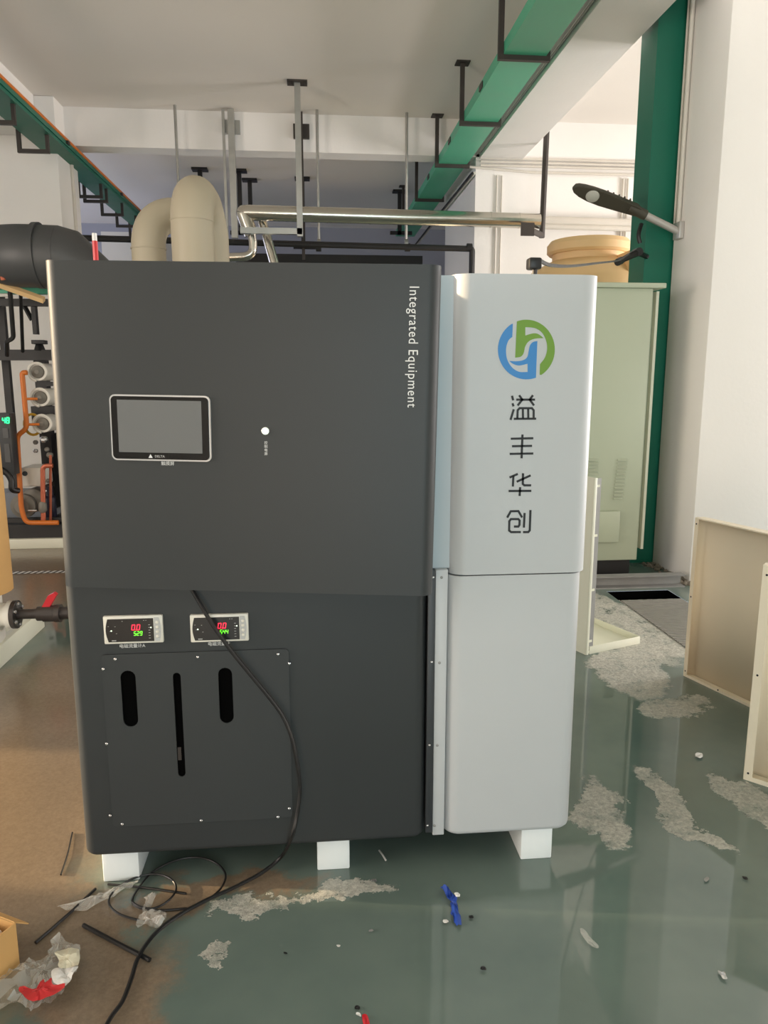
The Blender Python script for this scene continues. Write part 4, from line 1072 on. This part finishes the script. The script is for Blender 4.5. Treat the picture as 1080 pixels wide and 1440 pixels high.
# beige twin elbow duct
DY = 5.4
c1 = py(271, 330, DY); rD = 0.142
ztop = py(271, 245, DY).z + 0.035
du1 = empty('vent_duct', (c1.x, DY, 0), 'beige plastic duct rising behind the machine and bending away', 'duct')
zc = ztop - rD
up = [Vector((c1.x, DY, 1.0)), Vector((c1.x, DY, zc - 0.28)), Vector((c1.x, DY, zc)), Vector((c1.x + 0.02, DY + 0.34, zc)), Vector((c1.x + 0.04, DY + 0.8, zc - 0.02))]
pth = [Vector((c1.x, DY, 0.0)), Vector((c1.x, DY, 2.46))]
for j in range(13):
    a = H * j / 12; pth.append(Vector((c1.x + 0.01 * (j / 12) ** 2, DY + 0.20 - 0.20 * math.cos(a), 2.50 + (zc - 2.50) * math.sin(a))))
for j in range(1, 9):
    a = H * j / 8; pth.append(Vector((c1.x + 0.01 + 0.005 * j, DY + 0.26 + 0.20 * math.sin(a), zc - 0.22 * (1 - math.cos(a)))))
pth.append(Vector((c1.x + 0.05, DY + 0.48, 1.0)))
mk('pipe', tb(pth, rD, 28), 'duct', du1)
zs = py(271, 311, DY).z
mk('socket_ring', tb([(c1.x, DY, zs - 0.004), (c1.x, DY, zs + 0.004)], rD + 0.003, 28), 'duct', du1)
DY2 = 6.0
e1 = py(208, 330, DY2); zt3 = py(225, 274, DY2).z - 0.12; r2_ = 0.125
du2 = empty('vent_duct', (e1.x, DY2, 0), 'second beige duct with an elbow turning left down behind the first', 'duct')
p_ = [Vector((e1.x, DY2, 0.0)), Vector((e1.x, DY2, zt3)), Vector((c1.x + 0.05, DY2 + 0.25, zt3 + 0.0))]
mk('pipe', tb(fillet(p_, 0.27, 12), r2_, 26), 'duct', du2)
mk('socket_ring', tb([(e1.x, DY2, py(208, 350, DY2).z - 0.005), (e1.x, DY2, py(208, 350, DY2).z + 0.005)], r2_ + 0.006, 26), 'duct', du2)
# large dark grey duct at the left
GY = 6.3
zt4 = py(50, 315, GY).z; rg = 0.235; gz = zt4 - rg
gd = empty('large_duct', (-2.2, GY, gz - rg), 'large dark grey duct with a cone end at the left edge', 'duct')
xl = py(14, 350, GY).x; xr = py(82, 318, GY).x
P_ = [Vector((xl - 0.95, GY + 1.0, gz + 0.03)), Vector((xl - 0.7, GY + 0.9, gz + 0.03)), Vector((xl - 0.02, GY, gz)), Vector((xr, GY, gz - 0.01))]
pa = fillet(P_, 0.35, 10); pa = pa[1:]
rad = [rg] * len(pa)
mk('pipe', tb(pa, rad, 30), 'greyduct', gd)
xe = py(146, 368, GY).x + 0.12
mk('reducer', tb([(xr - 0.03, GY, gz - 0.008), (xr + 0.05, GY, gz - 0.02), (xe, GY, gz - 0.24)], [rg, rg * 0.97, 0.10], 30), 'greyduct', gd)
xf_ = py(53, 320, GY).x
mk('flange', tb([(xf_ - 0.02, GY, gz), (xf_ + 0.02, GY, gz)], rg + 0.012, 30), 'greyduct', gd)
# red and white rod standing above the machine's left rear
q = py(135, 366, 3.3); q1 = py(132, 328, 3.3)
rd = empty('marker_rod', (q.x, 3.3, 0), 'thin red and white rod behind the top left of the machine', 'rod')
mk('rod', tb([(q.x, 3.3, 0), (q.x, 3.3, q1.z)], 0.010, 8), 'paperw', rd)
mk('red_band', tb([(q.x, 3.3, q1.z - 0.11), (q.x, 3.3, q1.z - 0.03)], 0.011, 8), 'redprint', rd)

# ================================================================== LEFT: CHILLER SKID
KY = 6.9
kp = lambda x, y, Y=KY: py(x, y, Y)
ck = empty('chiller_skid', (-2.4, KY, 0), 'skid with orange piping, white vessels and motors at the left', 'machine')
zs0 = kp(50, 758, 6.7).z
mk('plinth', bx(-3.6, -1.5, 6.70, 7.9, 0.0, kp(50, 758, 6.70).z, bev=0.004), 'creamw', ck)
mk('base_frame', bx(-3.5, -1.55, 6.74, 7.85, kp(50, 758, 6.70).z, kp(50, 738, 6.74).z), 'blacksteel', ck, smooth=0)
mk('base_rail', bx(-3.5, -1.55, 6.72, 6.76, kp(50, 733, 6.72).z - 0.01, kp(50, 733, 6.72).z + 0.03), 'blacksteel', ck, smooth=0)
X1 = kp(54, 600).x
mk('rack_post', bx(X1 - 0.05, X1 + 0.05, 7.05, 7.15, 0.3, kp(50, 500, 7.1).z), 'blacksteel', ck, smooth=0)
zbm = kp(40, 500, 6.9).z
mk('rack_beam', bx(-3.6, -1.6, 6.88, 7.0, zbm - 0.04, zbm + 0.05), 'blacksteel', ck, smooth=0)
mk('rack_beam', bx(X1, -1.6, 7.0, 7.08, kp(50, 540).z - 0.02, kp(50, 540).z + 0.02), 'blacksteel', ck, smooth=0)
mk('rack_shelf', bx(X1 - 0.08, -1.6, 6.98, 7.15, kp(50, 580).z - 0.10, kp(50, 580).z + 0.05), 'blacksteel', ck, smooth=0)
# three round vessels seen end on
v0_ = None
for i, (x, y) in enumerate(((53, 523), (57, 559), (60, 596))):
    c = kp(x, y, 6.75)
    if v0_ is None:
        v0_ = mk('vessel', lt([(0.075, 0.0), (0.075, 0.5)], at(c, 'y'), 22), 'whitepl', ck); cv = c
        ring = mk('clamp_ring', tb([c + Vector((math.cos(t) * 0.074, -0.012, math.sin(t) * 0.074)) for t in [math.radians(-20 + 10 * k) for k in range(29)]], 0.012, 8), 'whitepl', v0_)
        capd = mk('end_cap', lt([(0.058, -0.004), (0.050, 0.012), (0.030, 0.02), (0.018, 0.03), (0, 0.03)], at(c, '-y'), 18), 'greyiron', v0_)
    else:
        v = dup(v0_, c - cv, ck)
        for k in (ring, capd): dup(k, c - cv, v)
# orange pipe
op = [kp(38, 524, 6.66), kp(31, 524, 6.66), kp(38, 603, 6.66), kp(24, 612, 6.66), kp(30, 715, 6.62), kp(36, 735, 6.62), kp(82, 735, 6.62)]
mk('orange_pipe', tb(fillet(op, 0.05, 5), 0.021, 12), 'orange', ck)
for (x, y) in ((36, 561), (39, 597)):
    a_ = kp(x, y, 6.66); mk('branch', tb([a_, a_ + Vector((0.09, 0.02, 0))], 0.011, 8), 'orange', ck)
mk('hand_wheel', tb([kp(46, 597, 6.8) + Vector((0.07 * math.cos(t), 0, 0.09 * math.sin(t))) for t in [2 * math.pi * k / 20 for k in range(20)]], 0.012, 6, closed=True), 'yellowpl', ck)
mk('copper_pipe', tb(fillet([kp(74, 655, 6.65), kp(60, 655, 6.65), kp(61, 735, 6.65)], 0.05, 5), 0.02, 10), 'copper', ck)
mk('valve', lt([(0.02, -0.05), (0.034, -0.03), (0.034, 0.03), (0.02, 0.05)], at(kp(60, 713, 6.65)), 12), 'greyiron', ck)
mk('copper_pipe', tb(fillet([kp(71, 640, 6.72), kp(71, 732, 6.72)], 0.05, 5), 0.012, 8), 'copper', ck)
# motor with light housing, grey pump
c = kp(44, 671, 6.72)
mk('motor', bx(c.x - 0.09, c.x + 0.09, 6.72, 7.0, c.z - 0.085, c.z + 0.085, bev=0.02), 'whitepl', ck)
mk('terminal', tb([kp(35, 666, 6.71), kp(35, 666, 6.74)], 0.022, 10), 'black', ck)
c = kp(32, 712, 6.70)
mk('pump_casing', lt([(0.0, 0.03), (0.06, 0.03), (0.08, 0.01), (0.105, 0.0), (0.105, -0.05)], at(c, '-y'), 24), 'greyiron', ck)
c = kp(46, 704, 6.78)
mk('pump_volute', lt([(0.07, 0.02), (0.105, 0.0), (0.105, -0.16)], at(c, '-y'), 24), 'greyiron', ck)
mk('pump_lever', tb([kp(40, 718, 6.64), kp(52, 718, 6.64)], 0.008, 6), 'screw', ck)
c = kp(70, 712, 6.8)
mk('filter_canister', lt([(0.05, -0.13), (0.055, -0.12), (0.055, 0.08), (0.04, 0.10), (0.04, 0.18)], at(c), 16), 'navy', ck)
for i, (x, y, s) in enumerate(((62, 618, 0.03), (66, 632, 0.02), (70, 640, 0.025), (64, 690, 0.022), (68, 676, 0.018), (50, 622, 0.02), (50, 634, 0.018))):
    c = kp(x, y, 6.78); mk('fitting', lt([(s * 0.6, -s), (s, -s * 0.5), (s, s * 0.5), (s * 0.6, s)], at(c, '-y' if i % 2 else 'x'), 10), 'screw' if i % 3 == 0 else 'greyiron', ck)
mk('lower_tank', bx(-2.95, X1 + 0.02, 7.0, 7.3, kp(30, 690, 7).z - 0.25, kp(30, 690, 7).z - 0.02), 'trap', ck, smooth=0)
mk('dark_back', bx(X1 + 0.0, -1.6, 7.15, 7.25, 0.3, kp(60, 610, 7.1).z), 'blacksteel', ck, smooth=0)
# control box
c0 = kp(0, 582, 6.5); c1_ = kp(13, 582, 6.5)
kb = mk('controller', bx(c0.x - 0.16, c1_.x, 6.50, 6.62, kp(8, 668, 6.5).z, kp(8, 581, 6.5).z, bev=0.006), 'charcoal2', ck)
bm = nb(); zc_ = kp(8, 595, 6.5).z
for j, ch in enumerate('48'): seven(bm, ch, kp(3, 595, 6.49).x + j * 0.032, zc_ , 0.02, 0.045, 0.009, 6.496, 6.494)
mk('green_digits', bm, 'teal_led', kb, smooth=0, label='green digits reading 48')
mk('window', bx(c0.x + 0.01, c1_.x - 0.02, 6.494, 6.50, kp(8, 650, 6.5).z, kp(8, 624, 6.5).z), 'greyduct', kb, smooth=0)
mk('key', bx(c0.x + 0.01, c1_.x - 0.02, 6.494, 6.50, kp(8, 616, 6.5).z, kp(8, 602, 6.5).z), 'greyduct', kb, smooth=0)
mk('hose', tb(spline([kp(2, 660, 6.5), kp(10, 666, 6.5), kp(16, 676, 6.5), kp(17, 688, 6.5), kp(26, 690, 6.55)], 5), 0.025, 10), 'rubber', ck)
# pipe rack above: green beam, bar with sunlight painted in yellow, dark drop pipes
rk = empty('pipe_rack', (-2.5, 6.5, 1.7), 'overhead pipe rack with green beam at the left edge', 'rack')
a_ = kp(18, 404, 6.6)
mk('green_beam', bx(-3.4, -1.6, 6.6, 6.68, kp(40, 413, 6.6).z, kp(40, 398, 6.6).z), 'green', rk, smooth=0)
mk('dark_beam', bx(-3.4, -1.6, 6.75, 6.83, kp(40, 430, 6.75).z, kp(40, 420, 6.75).z), 'blacksteel', rk, smooth=0)
b0 = kp(-6, 398, 6.3); b1 = kp(62, 422, 6.3)
mk('sunlit_bar', tb([Vector((b0.x - 0.2, 6.2, b0.z + 0.045)), b0, b1], 0.028, 4), 'tank', rk)  # sunlight on the bar put into its yellow colour
mk('light_tube', tb([kp(-10, 415, 6.5), kp(13, 415, 6.5)], 0.014, 8), 'whitepl', rk)
mk('rack_leg', bx(kp(43, 430, 6.8).x, kp(49, 430, 6.8).x, 6.8, 6.86, kp(46, 470, 6.8).z, kp(46, 422, 6.8).z), 'blacksteel', rk, smooth=0)
mk('brace', tb([kp(33, 428, 6.82), kp(45, 450, 6.82)], 0.02, 4), 'blacksteel', rk)
mk('drop_pipe', tb(fillet([kp(13, 395, 6.3), kp(19, 476, 6.5), kp(9, 480, 6.5), kp(10, 500, 6.6)], 0.05, 5), 0.018, 8), 'blacksteel', rk)
mk('drop_pipe', tb([kp(29, 413, 6.4), kp(32, 495, 6.7)], 0.014, 8), 'blacksteel', rk)
mk('red_pipe', tb([kp(-4, 358, 6.2), kp(5, 394, 6.2)], 0.02, 8), 'copper', rk)
mk('valve_head', bx(kp(44, 485, 6.85).x, kp(62, 485, 6.85).x, 6.85, 6.95, kp(50, 482, 6.85).z - 0.01, kp(50, 478, 6.85).z, bev=0.004), 'blacksteel', rk)
mk('valve_body', lt([(0.05, 0), (0.03, 0.06), (0.04, 0.09)], at(Vector((kp(55, 495, 6.9).x, 6.92, zbm + 0.04))), 12), 'black', rk)
mk('mast', bx(kp(6, 500, 7.3).x - 0.03, kp(6, 500, 7.3).x + 0.03, 7.3, 7.36, 0, 2.4), 'blacksteel', rk, smooth=0)

# wrapped tank on its skid with flange and valve, cut off by the left edge
wt = empty('wrapped_vessel', (-1.85, 3.95, 0), 'cardboard wrapped vessel with white base at the left edge', 'vessel')
vx = py(13, 800, 3.95).x - 0.20
mk('cardboard_wrap', lt([(0.20, py(13, 846, 3.75).z), (0.198, 0.9), (0.196, 1.30), (0.0, 1.31)], at((vx, 3.95, 0)), 26), 'kraft', wt)
mk('base_cap', lt([(0.13, 0.115), (0.14, 0.13), (0.14, 0.36), (0.12, py(13, 846, 3.75).z + 0.02)], at((vx, 3.95, 0)), 26), 'whitepl', wt)
zv = py(20, 864, 3.95).z
xfl = py(22, 864, 3.93).x
mk('nozzle', tb([(vx + 0.05, 3.95, zv), (xfl - 0.02, 3.95, zv)], 0.06, 16), 'whitepl', wt)
mk('collar', tb([(xfl - 0.045, 3.95, zv), (xfl - 0.02, 3.95, zv)], 0.072, 20), 'whitepl', wt)
fl = mk('flange', tb([(xfl - 0.018, 3.95, zv), (xfl + 0.004, 3.95, zv)], 0.075, 20), 'upvc', wt)
for k in range(6):
    t = math.radians(30 + 60 * k); mk('bolt', lt([(0.011, 0), (0.011, 0.008), (0.006, 0.014), (0, 0.014)], at((xfl + 0.004, 3.95 + 0.055 * math.cos(t), zv + 0.055 * math.sin(t)), 'x'), 8), 'screw', fl)
mk('pipe_stub', tb([(xfl, 3.95, zv), (py(55, 864, 3.95).x, 3.95, zv)], 0.026, 14), 'upvc', wt)
xv0 = py(53, 864, 3.95).x; xv1 = py(86, 864, 3.95).x
vb = mk('ball_valve', tb([(xv0, 3.95, zv), (xv0 + 0.03, 3.95, zv), (xv0 + 0.032, 3.95, zv), (xv1 - 0.03, 3.95, zv), (xv1 - 0.028, 3.95, zv), (xv1, 3.95, zv)], [0.038, 0.038, 0.044, 0.044, 0.048, 0.048], 18), 'upvc', wt)
mk('end_stub', tb([(xv1, 3.95, zv), (xv1 + 0.045, 3.95, zv)], 0.033, 16), 'upvc', wt)
hx = py(66, 858, 3.95).x
bm = nb(); prism(bm, [(-0.02, 0.04), (0.02, 0.04), (0.06, 0.105), (0.045, 0.115), (0.015, 0.10)], lambda p: Vector((hx + p[0], 3.935, zv + p[1])), lambda p: Vector((hx + p[0], 3.965, zv + p[1])))
mk('red_handle', bm, 'redpl', vb, smooth=0)
sk = empty('vessel_skid', (-1.66, 4.2, 0), 'ivory steel skid on the floor under the wrapped vessel', 'frame')
mk('side_rail', bx(-1.70, -1.645, 3.2, 4.52, 0.0, 0.115, bev=0.004), 'creamw', sk)
mk('end_rail', bx(-2.6, -1.70, 4.46, 4.52, 0.0, 0.115, bev=0.004), 'creamw', sk)
mk('deck', bx(-2.6, -1.70, 3.2, 4.46, 0.09, 0.115), 'creamw', sk, smooth=0)
